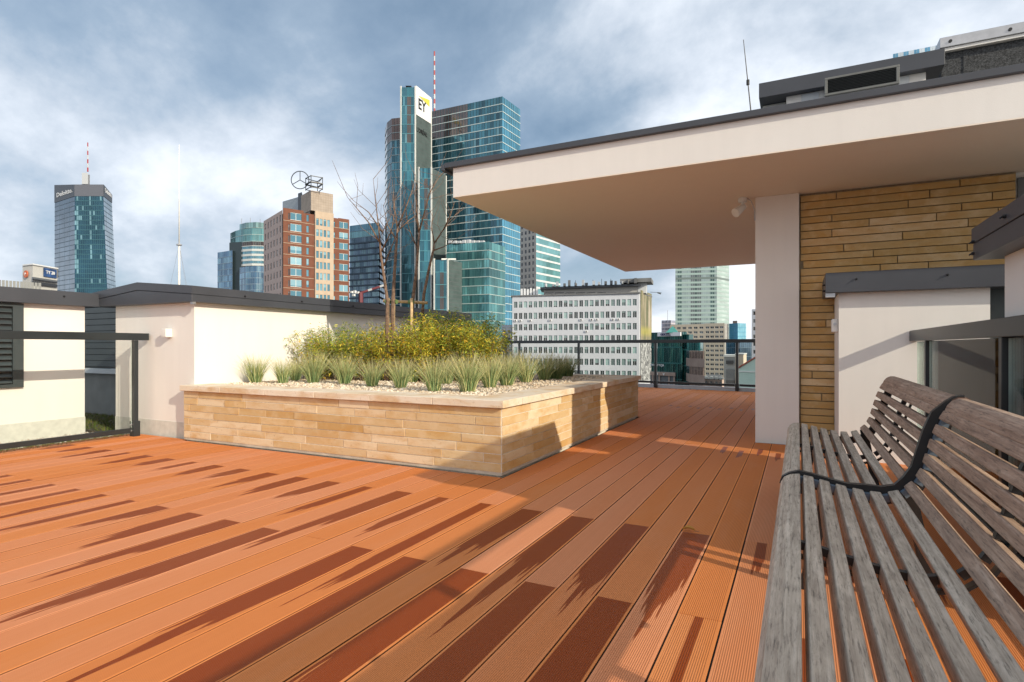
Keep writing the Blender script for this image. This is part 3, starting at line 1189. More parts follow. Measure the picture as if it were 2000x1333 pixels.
BAM = [bamboo_meshes(5, GRN), bamboo_meshes(6, YEL), bamboo_meshes(7, YEL + GRN[:2]), bamboo_meshes(8, YEL)]
BSP = [(628, 722, 2, .86, 'low green bamboo at the left end of the clump'), (670, 724, 0, .90, 'green bamboo second from the left of the clump'),
       (722, 726, 2, .84, 'olive bamboo left of the clump middle, below the tree stakes'), (770, 727, 1, .90, 'yellow bamboo at the foot of the bare trees'),
       (815, 727, 3, 0.98, 'bright yellow bamboo at the middle of the clump'), (858, 727, 1, 0.98, 'tall yellow bamboo right of the clump middle'),
       (900, 724, 2, 0.96, 'mixed yellow and green bamboo near the right end'), (938, 720, 2, 0.92, 'greenish bamboo at the right end beside the far rail'),
       (845, 716, 0, 1.12, 'tall green bamboo behind the yellow ones'), (905, 714, 0, 1.10, 'tall green bamboo at the back right')]
for i, (px, py, k, s, lb) in enumerate(BSP):
    d = FPX * (EYE - .55) / (py - 677.0) if py < 720 else None
    d = 6.95 - (px - 632) * .0013 + (0.5 if py < 720 else 0)
    x, y = at(px, d)
    o = thing('bamboo_shrub', lb, 'shrub', (x, y, .545), 'bamboo shrubs in the planter')
    a = i * 2.1
    fo = link('foliage', BAM[k][0], o, (x, y, .545), (0, 0, a), (s * 1.05, s * .98, s * 1.06))
    se = link('stem', BAM[k][1], o, (x, y, .545), (0, 0, a), (s * 1.05, s * .98, s * 1.06))

# ------------------------------------------------------------------ bare young trees tied to stakes
random.seed(31)


def tree(label, d, trunk, branches, r0=.022):
    base = p3(*trunk[0], d)
    base.z = .545
    o = thing('bare_tree', label, 'tree', base, 'bare young trees in the planter')

    def path(pts, depth0=0.0):
        return [p3(px, py, d + depth0 + dd) for px, py, dd in pts]
    tp = [base] + [p3(px, py, d) for px, py in trunk[1:]]
    m = MB()
    n_ = len(tp)
    m.tube(tp, [r0 * (1 - .55 * i / (n_ - 1)) for i in range(n_)], 8)
    m.build('trunk', M['bark'], o, smooth=True)
    tw = MB()
    for br in branches:
        pts = []
        px0, py0 = br[0]
        for i, (px, py) in enumerate(br):
            pts.append(p3(px, py, d + random.uniform(-.1, .1) * min(i, 2)))
        m = MB()
        k = len(pts)
        m.tube(pts, [.0095 * (1 - .8 * i / (k - 1)) for i in range(k)], 6)
        m.build('branch', M['bark'], o, smooth=True)
        for i in range(k - 1):
            for _ in range(2):
                f = random.random()
                p = pts[i].lerp(pts[i + 1], f)
                dr = (pts[i + 1] - pts[i]).normalized()
                sd_ = Vector((random.gauss(0, 1), random.gauss(0, 1), random.gauss(.35, .5))).normalized()
                q = p + (dr * .7 + sd_).normalized() * random.uniform(.12, .36)
                e = q + (dr + sd_ * .5 + Vector((0, 0, .3))).normalized() * random.uniform(.08, .22)
                tw.tube([p, q, e], [.003, .0022, .0012], 4, cap=False)
    t_ = tw.build('twig', M['bark'], o)
    t_['kind'] = 'stuff'
    return o


tree('leftmost bare tree with thin branches reaching left over the shaft house', 6.55, [(753, 650), (757, 590), (750, 540), (744, 500), (742, 470)],
     [[(742, 475), (720, 435), (695, 405), (678, 385)], [(743, 480), (738, 430), (733, 390), (729, 350)], [(748, 455), (720, 415), (690, 392)],
      [(750, 520), (770, 470), (790, 430)], [(746, 490), (765, 450), (772, 405)]])
tree('second bare tree from the left with a thick knuckle at mid height', 6.7, [(766, 650), (767, 600), (770, 540), (774, 480), (777, 443)],
     [[(777, 443), (795, 400), (806, 370), (812, 340)], [(776, 445), (770, 400), (766, 350)], [(778, 450), (800, 430), (822, 415)],
      [(775, 470), (757, 440), (748, 400)]], .026)
tree('third bare tree from the left rising straight beside the tallest tower', 6.85, [(800, 645), (806, 590), (813, 530), (817, 480), (819, 450)],
     [[(819, 452), (830, 410), (838, 385), (842, 360)], [(818, 455), (814, 410), (810, 375)], [(820, 450), (838, 380), (858, 345), (868, 335)],
      [(817, 490), (800, 450), (792, 420)]], .024)
tree('rightmost bare tree leaning right towards the canopy corner', 7.0, [(815, 640), (828, 575), (838, 525), (846, 490), (848, 475)],
     [[(848, 476), (865, 450), (878, 432), (905, 405)], [(866, 450), (880, 420), (888, 395)], [(846, 490), (868, 482), (885, 472)],
      [(848, 475), (843, 445), (845, 415)]], .022)
r = thing('tree_stakes', 'peeled wooden stakes with a crossbar tying the young trees', 'tree support', p3(790, 650, 6.75))
for px in (757, 768, 803):
    m = MB()
    a, b_ = p3(px, 650, 6.72), p3(px + 1, 583, 6.72)
    a.z = .545
    m.tube([a, b_], .017, 8)
    m.build('stake', M['stake'], r, smooth=True)
m = MB()
a, b_ = p3(748, 588, 6.76), p3(835, 592, 6.9)
m.tube([a, b_], .018, 6)
m.build('crossbar', M['stake'], r, smooth=True)
for px in (757, 771, 803):
    m = MB()
    a = p3(px, 590, 6.74)
    m.tube([a - Vector((.03, 0, 0)), a + Vector((.03, 0, 0))], .028, 8)
    m.build('tie', M['band'], r)

# ------------------------------------------------------------------ glass balustrades
def railing(label, p0, p1, posts, ztop=1.09, rail_h=.075, rail_w=.06, over=(0, 0), inner=1, zb=.04):
    p0, p1 = Vector((*p0, 0)), Vector((*p1, 0))
    e = (p1 - p0).normalized()
    nrm = Vector((-e.y, e.x, 0))
    o = thing('glass_railing', label, 'railing', (p0 + p1) / 2, 'glass railings round the terrace')

    def bar(a, b_, w0, z0, z1, name, mt, par, bev=.003, sh=0.0):
        q = [a - nrm * w0 / 2 + nrm * sh, b_ - nrm * w0 / 2 + nrm * sh, b_ + nrm * w0 / 2 + nrm * sh, a + nrm * w0 / 2 + nrm * sh]
        m = MB()
        m.hexa([(v.x, v.y, z0) for v in q], [(v.x, v.y, z1) for v in q])
        return m.build(name, mt, par, bevel=bev)
    bar(p0 - e * over[0], p1 + e * over[1], rail_w, ztop - rail_h, ztop, 'handrail', M['dark'], o)
    L = (p1 - p0).length
    ps = sorted(posts)
    for s_ in ps:
        c = p0 + e * s_
        po = bar(c - e * .022, c + e * .022, .05, 0.0, ztop - rail_h - .001, 'post', M['dark'], o)
        bar(c - e * .034, c + e * .034, .075, 0.0, .16, 'shoe', M['dark'], po)
        for z in (.06, .125):
            m2 = MB()
            m2.tube([Vector((c.x, c.y, z)) - e * .034, Vector((c.x, c.y, z)) - e * .05], .010, 8)
            m2.build('clamp', M['galv'], po)
    edges = [0.0] + ps + [L]
    for a, b_ in zip(edges[:-1], edges[1:]):
        if b_ - a < .2:
            continue
        bar(p0 + e * (a + .05), p0 + e * (b_ - .05), .035, zb, zb + .05, 'bottom_rail', M['dark'], o)
        pn = bar(p0 + e * (a + .04), p0 + e * (b_ - .04), .010, zb + .052, ztop - rail_h - .004, 'glass_pane', M['clear'], o, 0)
        q = p0 + e * (b_ - .0395)
        bar(q, q + e * .0015, .010, zb + .055, ztop - rail_h - .006, 'pane_edge', M['pane_edge'], pn, 0)
    return o


railing('glass railing with dark handrail along the left edge of the deck', (-6.29, -1.4), (-6.29, 3.70), [.5, 2.0, 3.5, 4.99], 1.09, over=(0, .02))
railing('glass railing behind the bench on the right', (.82, -1.4), (.82, 5.36), [.9, 2.6, 4.62, 6.30], 1.075, .083, over=(0, .137))
E0, E1 = (-7.3, 13.94), (-.2, 12.80)
railing('far glass railing across the end of the deck', E0, E1, [.10, .55, 2.38, 4.40, 6.21, 7.0], 1.105, .075, zb=.10)
m = MB()
for a, b_, z0, z1, wd in ((E0, E1, -.05, .07, .10),):
    v = Vector((b_[0] - a[0], b_[1] - a[1], 0)).normalized()
    nn = Vector((-v.y, v.x, 0))
    A, B = Vector((*a, 0)) + nn * .02, Vector((*b_, 0)) + nn * .02
    q = [A, B, B + nn * wd, A + nn * wd]
    m.hexa([(k.x, k.y, z0) for k in q], [(k.x, k.y, z1) for k in q])
tag(m.build('edge_upstand', M['palegrey']), kind='structure')

# ------------------------------------------------------------------ slatted bench
bench = thing('slatted_bench', 'long weathered wooden slat bench with curved black steel frame', 'bench', (.25, 2.5, 0))
PROF = [(-.066, .405), (-.058, .430), (-.035, .446), (0.0, .452), (.05, .444), (.11, .430), (.166, .419), (.221, .412), (.275, .410), (.323, .423),
        (.361, .456), (.389, .504), (.407, .572), (.425, .641), (.448, .703), (.475, .748), (.497, .764), (.522, .768)]


def arc(points):
    s = [0.0]
    for a, b_ in zip(points[:-1], points[1:]):
        s.append(s[-1] + math.hypot(b_[0] - a[0], b_[1] - a[1]))
    return s


S = arc(PROF)


def on_prof(s):
    for i in range(len(S) - 1):
        if s <= S[i + 1]:
            f = (s - S[i]) / (S[i + 1] - S[i])
            a, b_ = PROF[i], PROF[i + 1]
            tx, tz = b_[0] - a[0], b_[1] - a[1]
            l = math.hypot(tx, tz)
            return (a[0] + tx * f, a[1] + tz * f), (tx / l, tz / l)
    return PROF[-1], (1, 0)


def slat(sec, y0, y1, mt, name='slat'):
    m = MB()
    m.prism(sec, 'y', y0, y1)
    cxm = sum(p[0] for p in sec) / len(sec)
    czm = sum(p[1] for p in sec) / len(sec)
    return m.build(name, mt, bench, origin=(cxm, (y0 + y1) / 2, czm), bevel=.004)


s_first = S[3] + .013
s_last = S[15] - .012
NS = 12
stp = (s_last - s_first) / NS
MODS = [(-0.62, .80), (.842, 2.50), (2.537, 4.17)]
secs = []
for i in range(NS):
    sa = s_first + i * stp + .004
    sb = sa + stp - .020
    p, t0 = on_prof(sa)
    q, t1 = on_prof(sb)
    tx, tz = q[0] - p[0], q[1] - p[1]
    l = math.hypot(tx, tz)
    nx, nz = tz / l, -tx / l          # downward / backward
    th = .044 if i < 6 else .032
    secs.append(([p, (p[0] + nx * th, p[1] + nz * th), (q[0] + nx * th, q[1] + nz * th), q], i))
nose = [(0.005, .4525), (-.030, .447), (-.052, .434), (-.064, .412), (-.066, .388), (-.048, .384), (-.020, .396), (.004, .412)]
roll = [(.462, .722), (.470, .742), (.484, .758), (.503, .767), (.524, .767), (.543, .755), (.552, .735), (.536, .722), (.505, .722), (.485, .708)]
for (ya, yb) in MODS:
    slat(nose, ya, yb, M['wood_grey'])
    for sec, i in secs:
        slat(sec, ya, yb, M['wood_grey'] if i < 6 else M['wood_brown'])
    slat(roll, ya, yb, M['wood_brown'] if True else M['wood_grey'])


def band(y0, y1, top, depth, name, mt, proud=False):
    """steel strip that follows the profile; top = offset of its upper face below the wood surface"""
    m = MB()
    pts = PROF
    up, lo = [], []
    for i, p in enumerate(pts):
        a, b_ = pts[max(i - 1, 0)], pts[min(i + 1, len(pts) - 1)]
        tx, tz = b_[0] - a[0], b_[1] - a[1]
        l = math.hypot(tx, tz)
        nx, nz = tz / l, -tx / l
        tp = top
        if proud:
            tp = -(.003 if i < 3 else .009 if i < 7 else .018 if i < 10 else .024 if i < 15 else .010)
        up.append((p[0] + nx * tp, p[1] + nz * tp))
        lo.append((p[0] + nx * (top + depth), p[1] + nz * (top + depth)))
    for i in range(len(pts) - 1):
        m.prism([up[i], up[i + 1], lo[i + 1], lo[i]], 'y', y0, y1)
    return m.build(name, mt, bench)


for (ya, yb) in ((.806, .836), (2.504, 2.533)):
    band(ya, yb, -.002, .050, 'frame', M['black'], True)
band(4.12, 4.15, .030, .040, 'frame', M['black'])
for yc in (1.67, 3.35):
    band(yc - .012, yc + .012, .046, .008, 'support_strip', M['black'])
m = MB()
m.prism([(.484, .760), (.503, .770), (.526, .770), (.548, .757), (.557, .733), (.520, .735)], 'y', 2.502, 2.535)
m.build('end_cap', M['rust'], bench)
for yb in (.82, 2.518, 4.135):
    for (x0, z0, x1, z1) in ((.10, .40, .02, 0.0), (.36, .43, .44, 0.0)):
        m = MB()
        m.hexa([(x1 - .02, yb - .02, z1), (x1 + .02, yb - .02, z1), (x1 + .02, yb + .02, z1), (x1 - .02, yb + .02, z1)],
               [(x0 - .02, yb - .02, z0), (x0 + .02, yb - .02, z0), (x0 + .02, yb + .02, z0), (x0 - .02, yb + .02, z0)])
        m.build('leg', M['black'], bench)
for i in range(NS + 1):
    s_ = s_first + i * stp - .006
    p, t0 = on_prof(s_)
    nx, nz = t0[1], -t0[0]
    for (ya, yb) in ((2.478, 2.5035), (2.5335, 2.556)):
        a = (p[0] - t0[0] * .0095, p[1] - t0[1] * .0095)
        b_ = (p[0] + t0[0] * .0095, p[1] + t0[1] * .0095)
        q = [(a[0] + nx * .008, a[1] + nz * .008), (b_[0] + nx * .008, b_[1] + nz * .008), (b_[0] + nx * .034, b_[1] + nz * .034), (a[0] + nx * .034, a[1] + nz * .034)]
        m = MB()
        m.prism(q, 'y', ya, yb)
        m.build('spacer', M['spacer'], bench)
    for yc in (1.67, 3.35):
        a = (p[0] - t0[0] * .0095, p[1] - t0[1] * .0095)
        b_ = (p[0] + t0[0] * .0095, p[1] + t0[1] * .0095)
        q = [(a[0] + nx * .010, a[1] + nz * .010), (b_[0] + nx * .010, b_[1] + nz * .010), (b_[0] + nx * .030, b_[1] + nz * .030), (a[0] + nx * .030, a[1] + nz * .030)]
        m = MB()
        m.prism(q, 'y', yc - .010, yc + .010)
        m.build('clip', M['black'], bench)

# ------------------------------------------------------------------ small fittings
r = thing('spotlight', 'small white swivel spotlight under the canopy beside the pillar', 'lamp', (-.50, 6.10, 2.43))
m = MB()
m.tube([(-.50, 6.10, 2.429), (-.50, 6.10, 2.385)], .042, 14)
m.build('mount', M['white'], r, smooth=False)
m = MB()
m.tube([(-.50, 6.10, 2.386), (-.50, 6.09, 2.34)], .014, 8)
m.build('stem', M['white'], r)
m = MB()
m.tube([(-.49, 6.11, 2.345), (-.535, 6.05, 2.295), (-.56, 6.02, 2.27)], [.030, .040, .046], 14)
m.build('head', M['white'], r)
m = MB()
m.tube([(-.46, 6.10, 2.425), (-.42, 6.11, 2.39), (-.392, 6.132, 2.30), (-.390, 6.132, 2.2)], .005, 6)
m.build('cable', M['galv'], r)

r = thing('wall_sensor', 'small white sensor box on the shaft house wall', 'sensor', (-5.93, SY, 1.09))
m = MB()
m.box(-5.965, -5.885, SY - .075, SY, 1.045, 1.135)
m.build('housing', M['white'], r, bevel=.008)
m = MB()
m.tube([(-5.945, SY - .05, 1.105), (-5.972, SY - .05, 1.105)], .018, 10)
m.build('lens', M['galv'], r)

r = thing('alarm_sounder', 'white alarm sounder box on the corner of the white vent house', 'alarm', (WX, 5.6, 1.12))
m = MB()
m.box(WX - .05, WX, 5.56, 5.66, 1.07, 1.185)
m.build('housing', M['white'], r, bevel=.012)
m = MB()
m.tube([(WX - .025, 5.5605, 1.14), (WX - .025, 5.548, 1.14)], .012, 10)
m.build('button', M['palegrey'], r)

r = thing('fallen_leaf', 'single curled yellow leaf lying on a wet board', 'leaf', (-.505, 3.02, 0))
m = MB()
cxl, cyl = -.505, 3.02
for i in range(6):
    f0, f1 = i / 6, (i + 1) / 6
    def lw(f):
        return .017 * math.sin(math.pi * min(max(f, .02), .98)) ** .8
    def lz(f, s):
        return .004 + .016 * abs(s) + .010 * math.sin(f * 3.1)
    x0, x1 = cxl - .03 + .06 * f0, cxl - .03 + .06 * f1
    for s in (-1, 1):
        m.poly([(x0, cyl, lz(f0, 0)), (x1, cyl, lz(f1, 0)), (x1, cyl + s * lw(f1), lz(f1, .7)), (x0, cyl + s * lw(f0), lz(f0, .7))], 0, (.52, .27, .06))
m.build('blade', M['blade'], r)
m = MB()
m.tube([(cxl + .03, cyl, .006), (cxl + .05, cyl + .006, .004)], .0012, 5)
m.build('stalk', M['bark'], r)

# white flagpole-like mast with guy wires behind the shaft house
b0 = p3(350, 560, 12.0)
r = thing('lightning_mast', 'tall thin white mast with guy wires behind the shaft house', 'mast', (b0.x, b0.y, -.05))
m = MB()
m.tube([(b0.x, b0.y, -.05), (b0.x, b0.y, zat(478, 12)), (b0.x, b0.y, zat(478, 12) + .01)], [.024, .021, .017], 10)
m.tube([(b0.x, b0.y, zat(478, 12)), (b0.x, b0.y, zat(283, 12))], [.014, .007], 8)
m.build('pole', M['white'], r, smooth=True)
m = MB()
m.tube([(b0.x, b0.y, zat(480, 12)), (b0.x, b0.y, zat(477.5, 12))], .055, 10)
m.build('collar', M['galv'], r)
for dx, dy in ((-.9, -.35), (.75, .2), (-.1, .9)):
    m = MB()
    m.tube([(b0.x, b0.y, zat(478, 12)), (b0.x + dx * .75, b0.y + dy * .75, -.05)], .0022, 4)
    m.build('guy_wire', M['galv'], r)

b0 = p3(1467, 222, 6.9)
t0 = p3(1452, 78, 6.9)
r = thing('lightning_rod', 'thin leaning lightning rod on the canopy roof', 'lightning rod', (b0.x, b0.y, 2.775))
m = MB()
bb = Vector((b0.x + .10, b0.y, 2.775))
m.tube([bb, b0, t0], [.010, .008, .004], 6)
m.build('rod', M['black'], r)
m = MB()
mid = b0.lerp(t0, .42)
m.tube([mid - Vector((0, 0, .03)), mid + Vector((0, 0, .03))], .018, 8)
m.build('joint', M['black'], r)

# ------------------------------------------------------------------ plant room on the canopy roof
r = thing('plant_house', 'low white plant house with deep grey coping on the canopy roof', 'roof structure', (.5, 8.5, 2.775))
m = MB()
m.box(-.14, 1.30, 7.95, 9.2, 2.775, 4.11)
m.build('wall', M['render'], r)
metal_coping(r, -.45, 1.455, 7.83, 9.3, 4.09, 4.275, .01, False)
m = MB()
m.box(.03, .22, 7.935, 7.95, 2.775, 4.08)
m.build('side_panel', M['palegrey'], r)
m = MB()
m.box(1.00, 1.14, 7.935, 7.95, 2.775, 4.08)
m.build('side_panel', M['palegrey'], r)
m = MB()
m.box(-.42, -.15, 8.1, 9.2, 2.775, 4.085)
m.build('side_wall', M['plinth'], r)

r = thing('vent_hood', 'protruding grey ventilation hood with black grille below the plant house coping', 'vent', (.65, 7.7, 3.9))
m = MB()
zb_, zt_ = 3.875, 4.085
for (a, b_, c_, d_) in ((.27, 1.0, zt_ - .025, zt_), (.27, 1.0, zb_, zb_ + .025)):
    m.box(a, b_, 7.58, 7.64, c_, d_)
m.box(.27, .30, 7.58, 7.64, zb_ + .0255, zt_ - .0255)
m.box(.97, 1.0, 7.58, 7.64, zb_ + .0255, zt_ - .0255)
m.build('frame', simple('grey_hood_frame', (0.15, 0.155, 0.15), .5), r, bevel=.003)
m = MB()
m.prism([(7.641, zb_), (7.641, zt_), (7.93, zt_), (7.93, zb_ - .16)], 'x', .28, .99)
m.build('hood', M['palegrey'], r)
m = MB()
m.box(.301, .969, 7.60, 7.605, zb_ + .026, zt_ - .026)
m.build('grille', M['mesh'], r)
for i in range(9):
    z = zb_ + .03 + i * .0172
    m = MB()
    m.hexa([(.301, 7.582, z), (.969, 7.582, z), (.969, 7.598, z + .006), (.301, 7.598, z + .006)],
           [(.301, 7.582, z + .002), (.969, 7.582, z + .002), (.969, 7.598, z + .008), (.301, 7.598, z + .008)])
    m.build('slat', M['louvre'], r)

r = thing('felt_upstand', 'black mineral felt wall with pale metal flashing on the canopy roof', 'wall', (3, 8.5, 2.775))
m = MB()
m.box(1.53, 6.3, 8.42, 10.5, 2.775, 4.46)
m.build('felt', M['membrane'], r)
m = MB()
m.box(1.74, 1.78, 8.412, 8.42, 2.775, 4.455)
m.build('felt_lap', M['membrane'], r)
m = MB()
m.box(1.50, 6.35, 8.34, 10.6, 4.50, 4.62)
m.build('flashing', M['galv'], r, bevel=.004)
m = MB()
m.box(1.51, 6.35, 8.36, 10.5, 4.462, 4.498)
m.build('drip_edge', M['white'], r)
for x in (1.6, 2.15, 2.7, 3.3, 3.9):
    m = MB()
    m.tube([(x, 8.341, 4.56), (x, 8.328, 4.56)], .018, 8)
    m.build('screw', M['black'], r)

# ================================================================== THE CITY BEYOND
random.seed(77)


def jit(c, a=.15):
    f = random.uniform(1 - a, 1 + a)
    return tuple(max(0, min(1, v * f)) for v in c)


def ring(pts):
    """[(column, distance)] -> plan points"""
    return [at(px, d) for px, d in pts]


def tower_body(root, r0, r1, z0, z1, floors, bays, glass, name='window_band', line=(0.30, 0.36, 0.38), mull=(0.10, 0.16, 0.18),
               sp_h=.35, proud=.10, mw=.12, roofm=None, close=True, mat_glass=None, mull_on=True, part_mull='mullion_grid', jitter=.035, top_extra=0.0):
    """storeys of glass panes between plan rings r0 (bottom) and r1 (top); bays[i]=0 leaves side i plain.
    glass(side, u, floor, nfl) -> colour"""
    n = len(r0)
    fh = (z1 - z0) / floors

    def P(i, z):
        f = (z - z0) / (z1 - z0)
        a, b_ = r0[i % n], r1[i % n]
        return Vector((a[0] + (b_[0] - a[0]) * f, a[1] + (b_[1] - a[1]) * f, z))
    grid = MB()
    nonb = MB()
    for k in range(floors):
        za, zb_ = z0 + k * fh, z0 + (k + 1) * fh
        band_ = MB()
        for i in range(n):
            if not bays[i]:
                continue
            A0, B0, A1, B1 = P(i, za), P(i + 1, za), P(i, zb_), P(i + 1, zb_)
            nr = (B0 - A0).cross(Vector((0, 0, 1))).normalized()
            for j in range(bays[i]):
                u0, u1 = j / bays[i], (j + 1) / bays[i]
                c = glass(i, (u0 + u1) / 2, k, floors)
                if c is None:
                    continue
                q = [A0.lerp(B0, u0), A0.lerp(B0, u1), A1.lerp(B1, u1), A1.lerp(B1, u0)]
                q = [v + nr * random.uniform(-jitter, 0) for v in q]
                band_.poly(q, 0, c)
                if mull_on and j > 0:
                    a, b_ = A0.lerp(B0, u0), A1.lerp(B1, u0)
                    e = (B0 - A0).normalized() * mw / 2
                    grid.poly([a - e + nr * proud, a + e + nr * proud, b_ + e + nr * proud, b_ - e + nr * proud], 0, mull)
            if sp_h:
                h = Vector((0, 0, sp_h))
                a, b_ = A0 + nr * (proud + .04), B0 + nr * (proud + .04)
                c = line(i, k, floors) if callable(line) else line
                if c is not None:
                    grid.poly([a, b_, b_ + h, a + h], 0, c)
                    grid.poly([a + h, b_ + h, B0 + h - nr * .06, A0 + h - nr * .06], 0, c)
                    grid.poly([A0 - nr * .06, B0 - nr * .06, b_, a], 0, c)
        if band_.f:
            band_.build(name, mat_glass or M['glass'], root)
    for i in range(n):
        if not bays[i]:
            nonb.poly([P(i, z0), P(i + 1, z0), P(i + 1, z1), P(i, z1)], 0, (0.12, 0.14, 0.15))
    nonb.poly([P(i, z1) for i in range(n)], 0, (0.14, 0.15, 0.16))
    nonb.build('roof', M['matte'], root)
    if grid.f:
        o = grid.build(part_mull, M['paint'], root)
        o['kind'] = 'stuff'


def slab_part(root, pts, z0, z1, name, mt, c=None):
    m = MB()
    m.hexa([(x, y, z0) for x, y in pts], [(x, y, z1) for x, y in pts], 0, c)
    return m.build(name, mt, root)


def win_wall(root, A, B, z0, z1, cols, rows, zc0, zstep, ww, wh, wallm, winm, u0=0.0, u1=1.0, depth=.22, sill=None, frame=None, name='window', skip=None):
    """a real wall with recessed openings, one window object in each"""
    A, B = Vector((*A, 0)), Vector((*B, 0))
    e = (B - A).normalized()
    nr = e.cross(Vector((0, 0, 1))).normalized()
    L = (B - A).length
    us, ue = u0 * L, u1 * L
    pitch = (ue - us) / cols
    xs = [(us + (i + .5) * pitch - ww / 2, us + (i + .5) * pitch + ww / 2) for i in range(cols)]
    zs = [(zc0 + k * zstep - wh / 2, zc0 + k * zstep + wh / 2) for k in range(rows)]
    m = MB()

    def q(x0, x1, za, zb_):
        if x1 - x0 < 1e-4 or zb_ - za < 1e-4:
            return
        m.poly([A + e * x0 + Vector((0, 0, za)), A + e * x1 + Vector((0, 0, za)), A + e * x1 + Vector((0, 0, zb_)), A + e * x0 + Vector((0, 0, zb_))])
    zprev = z0
    for (za, zb_) in zs:
        q(0, L, zprev, za)
        xp = 0
        for (x0, x1) in xs:
            q(xp, x0, za, zb_)
            for (s, t_) in (((x0, za), (x1, za)), ((x1, za), (x1, zb_)), ((x1, zb_), (x0, zb_)), ((x0, zb_), (x0, za))):
                a = A + e * s[0] + Vector((0, 0, s[1]))
                b_ = A + e * t_[0] + Vector((0, 0, t_[1]))
                m.poly([a, b_, b_ - nr * depth, a - nr * depth])
            xp = x1
        q(xp, L, za, zb_)
        zprev = zb_
    q(0, L, zprev, z1)
    m.build('wall', wallm, root)
    ang = math.atan2(e.y, e.x)
    wm = MB()
    wm.box(-ww / 2 + .003, ww / 2 - .003, 0, .04, -wh / 2 + .003, wh / 2 - .003)
    me = wm.mesh(name, winm)
    fm = None
    if frame:
        f = MB()
        t_ = frame[0]
        f.box(-ww / 2, ww / 2, -.03, -.001, wh / 2 - t_, wh / 2 - .002)
        f.box(-ww / 2, ww / 2, -.03, -.001, -wh / 2 + .002, -wh / 2 + t_)
        f.box(-t_ / 2, t_ / 2, -.03, -.001, -wh / 2 + t_, wh / 2 - t_)
        fm = f.mesh('frame', frame[1])
    for (za, zb_) in zs:
        for (x0, x1) in xs:
            c = A + e * (x0 + x1) / 2 - nr * (depth - .045) + Vector((0, 0, (za + zb_) / 2))
            o = link(name, me, root, c, (0, 0, ang))
            if fm:
                f_ = bpy.data.objects.new('frame', fm)
                COL.objects.link(f_)
                f_.parent = o
    return A, e, nr, L


def text_part(root, string, pos, ang, size, mt, name='lettering', depth=.05, bold=0.0, sx=1.0):
    cu = bpy.data.curves.new(name, 'FONT')
    cu.body = string
    cu.size = size
    cu.extrude = depth
    cu.offset = bold
    cu.resolution_u = 2
    tmp = bpy.data.objects.new(name, cu)
    COL.objects.link(tmp)
    dg = bpy.context.evaluated_depsgraph_get()
    me = bpy.data.meshes.new_from_object(tmp.evaluated_get(dg))
    bpy.data.objects.remove(tmp)
    me.materials.clear()
    me.materials.append(mt)
    # stand the flat text upright, reading along +x
    me.transform(Matrix.Rotation(R(90), 4, 'X'))
    return link(name, me, root, pos, (0, 0, ang), (sx, 1, 1))


def face_frame(pa, pb):
    A, B = Vector((*pa, 0)), Vector((*pb, 0))
    e = (B - A).normalized()
    return A, B, e, e.cross(Vector((0, 0, 1))).normalized(), math.atan2(e.y, e.x)


M['ink'] = simple('black_sign_letters', (0.012, 0.012, 0.014), .5)
M['signwhite'] = simple('white_sign_panel', (0.74, 0.76, 0.78), .5, 0, .02)
M['signgreen'] = simple('yellow_sign_wedge', (0.62, 0.55, 0.06), .5)
M['ivory'] = simple('white_edge_cladding', (0.62, 0.64, 0.62), .5, 0, .05, .3)
M['stripe'] = simple('grey_green_side_cladding', (0.075, 0.105, 0.105), .45, .0, .1, .25)
M['signdark'] = simple('dark_sign_fascia', (0.055, 0.062, 0.075), .4, .2, .06, .3)
M['crane_red'] = simple('dull_red_crane_paint', (0.17, 0.045, 0.06), .6)
M['red'] = simple('red_mast_paint', (0.36, 0.03, 0.035), .5)
M['brownpanel'] = simple('brown_louvre_panel', (0.10, 0.075, 0.07), .6, 0, .1, .3)

TEAL = [(0.036, 0.127, 0.18), (0.05, 0.165, 0.223), (0.029, 0.101, 0.144), (0.072, 0.204, 0.266), (0.043, 0.146, 0.202), (0.022, 0.077, 0.115), (0.115, 0.255, 0.31)]
TWT = [5, 5, 4, 3, 5, 3, 1]


def teal(*_):
    return jit(random.choices(TEAL, TWT)[0])


def mast(root, px, y0, y1, d, rad, n=9, name='mast'):
    x, y = at(px, d)
    za, zb_ = zat(y0, d), zat(y1, d)
    m = MB()
    for i in range(n):
        a, b_ = za + (zb_ - za) * i / n, za + (zb_ - za) * (i + 1) / n
        m.tube([(x, y, a), (x, y, b_)], [rad * (1 - .3 * i / n)] * 2, 6, i % 2)
    m.build(name, [M['red'], M['palegrey']], root)


# ---------------------------------------------------------- tallest glass tower
r = thing('glass_tower', 'tallest teal glass tower with white finned shafts and red and white mast', 'skyscraper', (*at(900, 300), -28))


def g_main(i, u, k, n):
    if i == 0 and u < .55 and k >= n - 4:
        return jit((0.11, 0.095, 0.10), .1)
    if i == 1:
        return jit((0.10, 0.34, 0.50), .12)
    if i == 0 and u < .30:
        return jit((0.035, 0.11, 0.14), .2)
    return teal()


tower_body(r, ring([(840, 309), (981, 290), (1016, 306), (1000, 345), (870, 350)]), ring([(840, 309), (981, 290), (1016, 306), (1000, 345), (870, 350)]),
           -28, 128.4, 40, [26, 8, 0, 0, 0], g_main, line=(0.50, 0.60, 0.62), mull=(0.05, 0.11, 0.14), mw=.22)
tower_body(r, ring([(752, 314), (756, 304), (765, 298.5), (786, 297), (800, 345), (760, 345)]), ring([(752, 314), (756, 304), (765, 298.5), (786, 297), (800, 345), (760, 345)]),
           -28, 120.5, 38, [3, 3, 4, 0, 0, 0], lambda i, u, k, n: jit((0.12, 0.085, 0.08), .1) if k >= n - 3 else jit(random.choice(TEAL[:5])), line=(0.34, 0.42, 0.44), mull=(0.06, 0.13, 0.16))


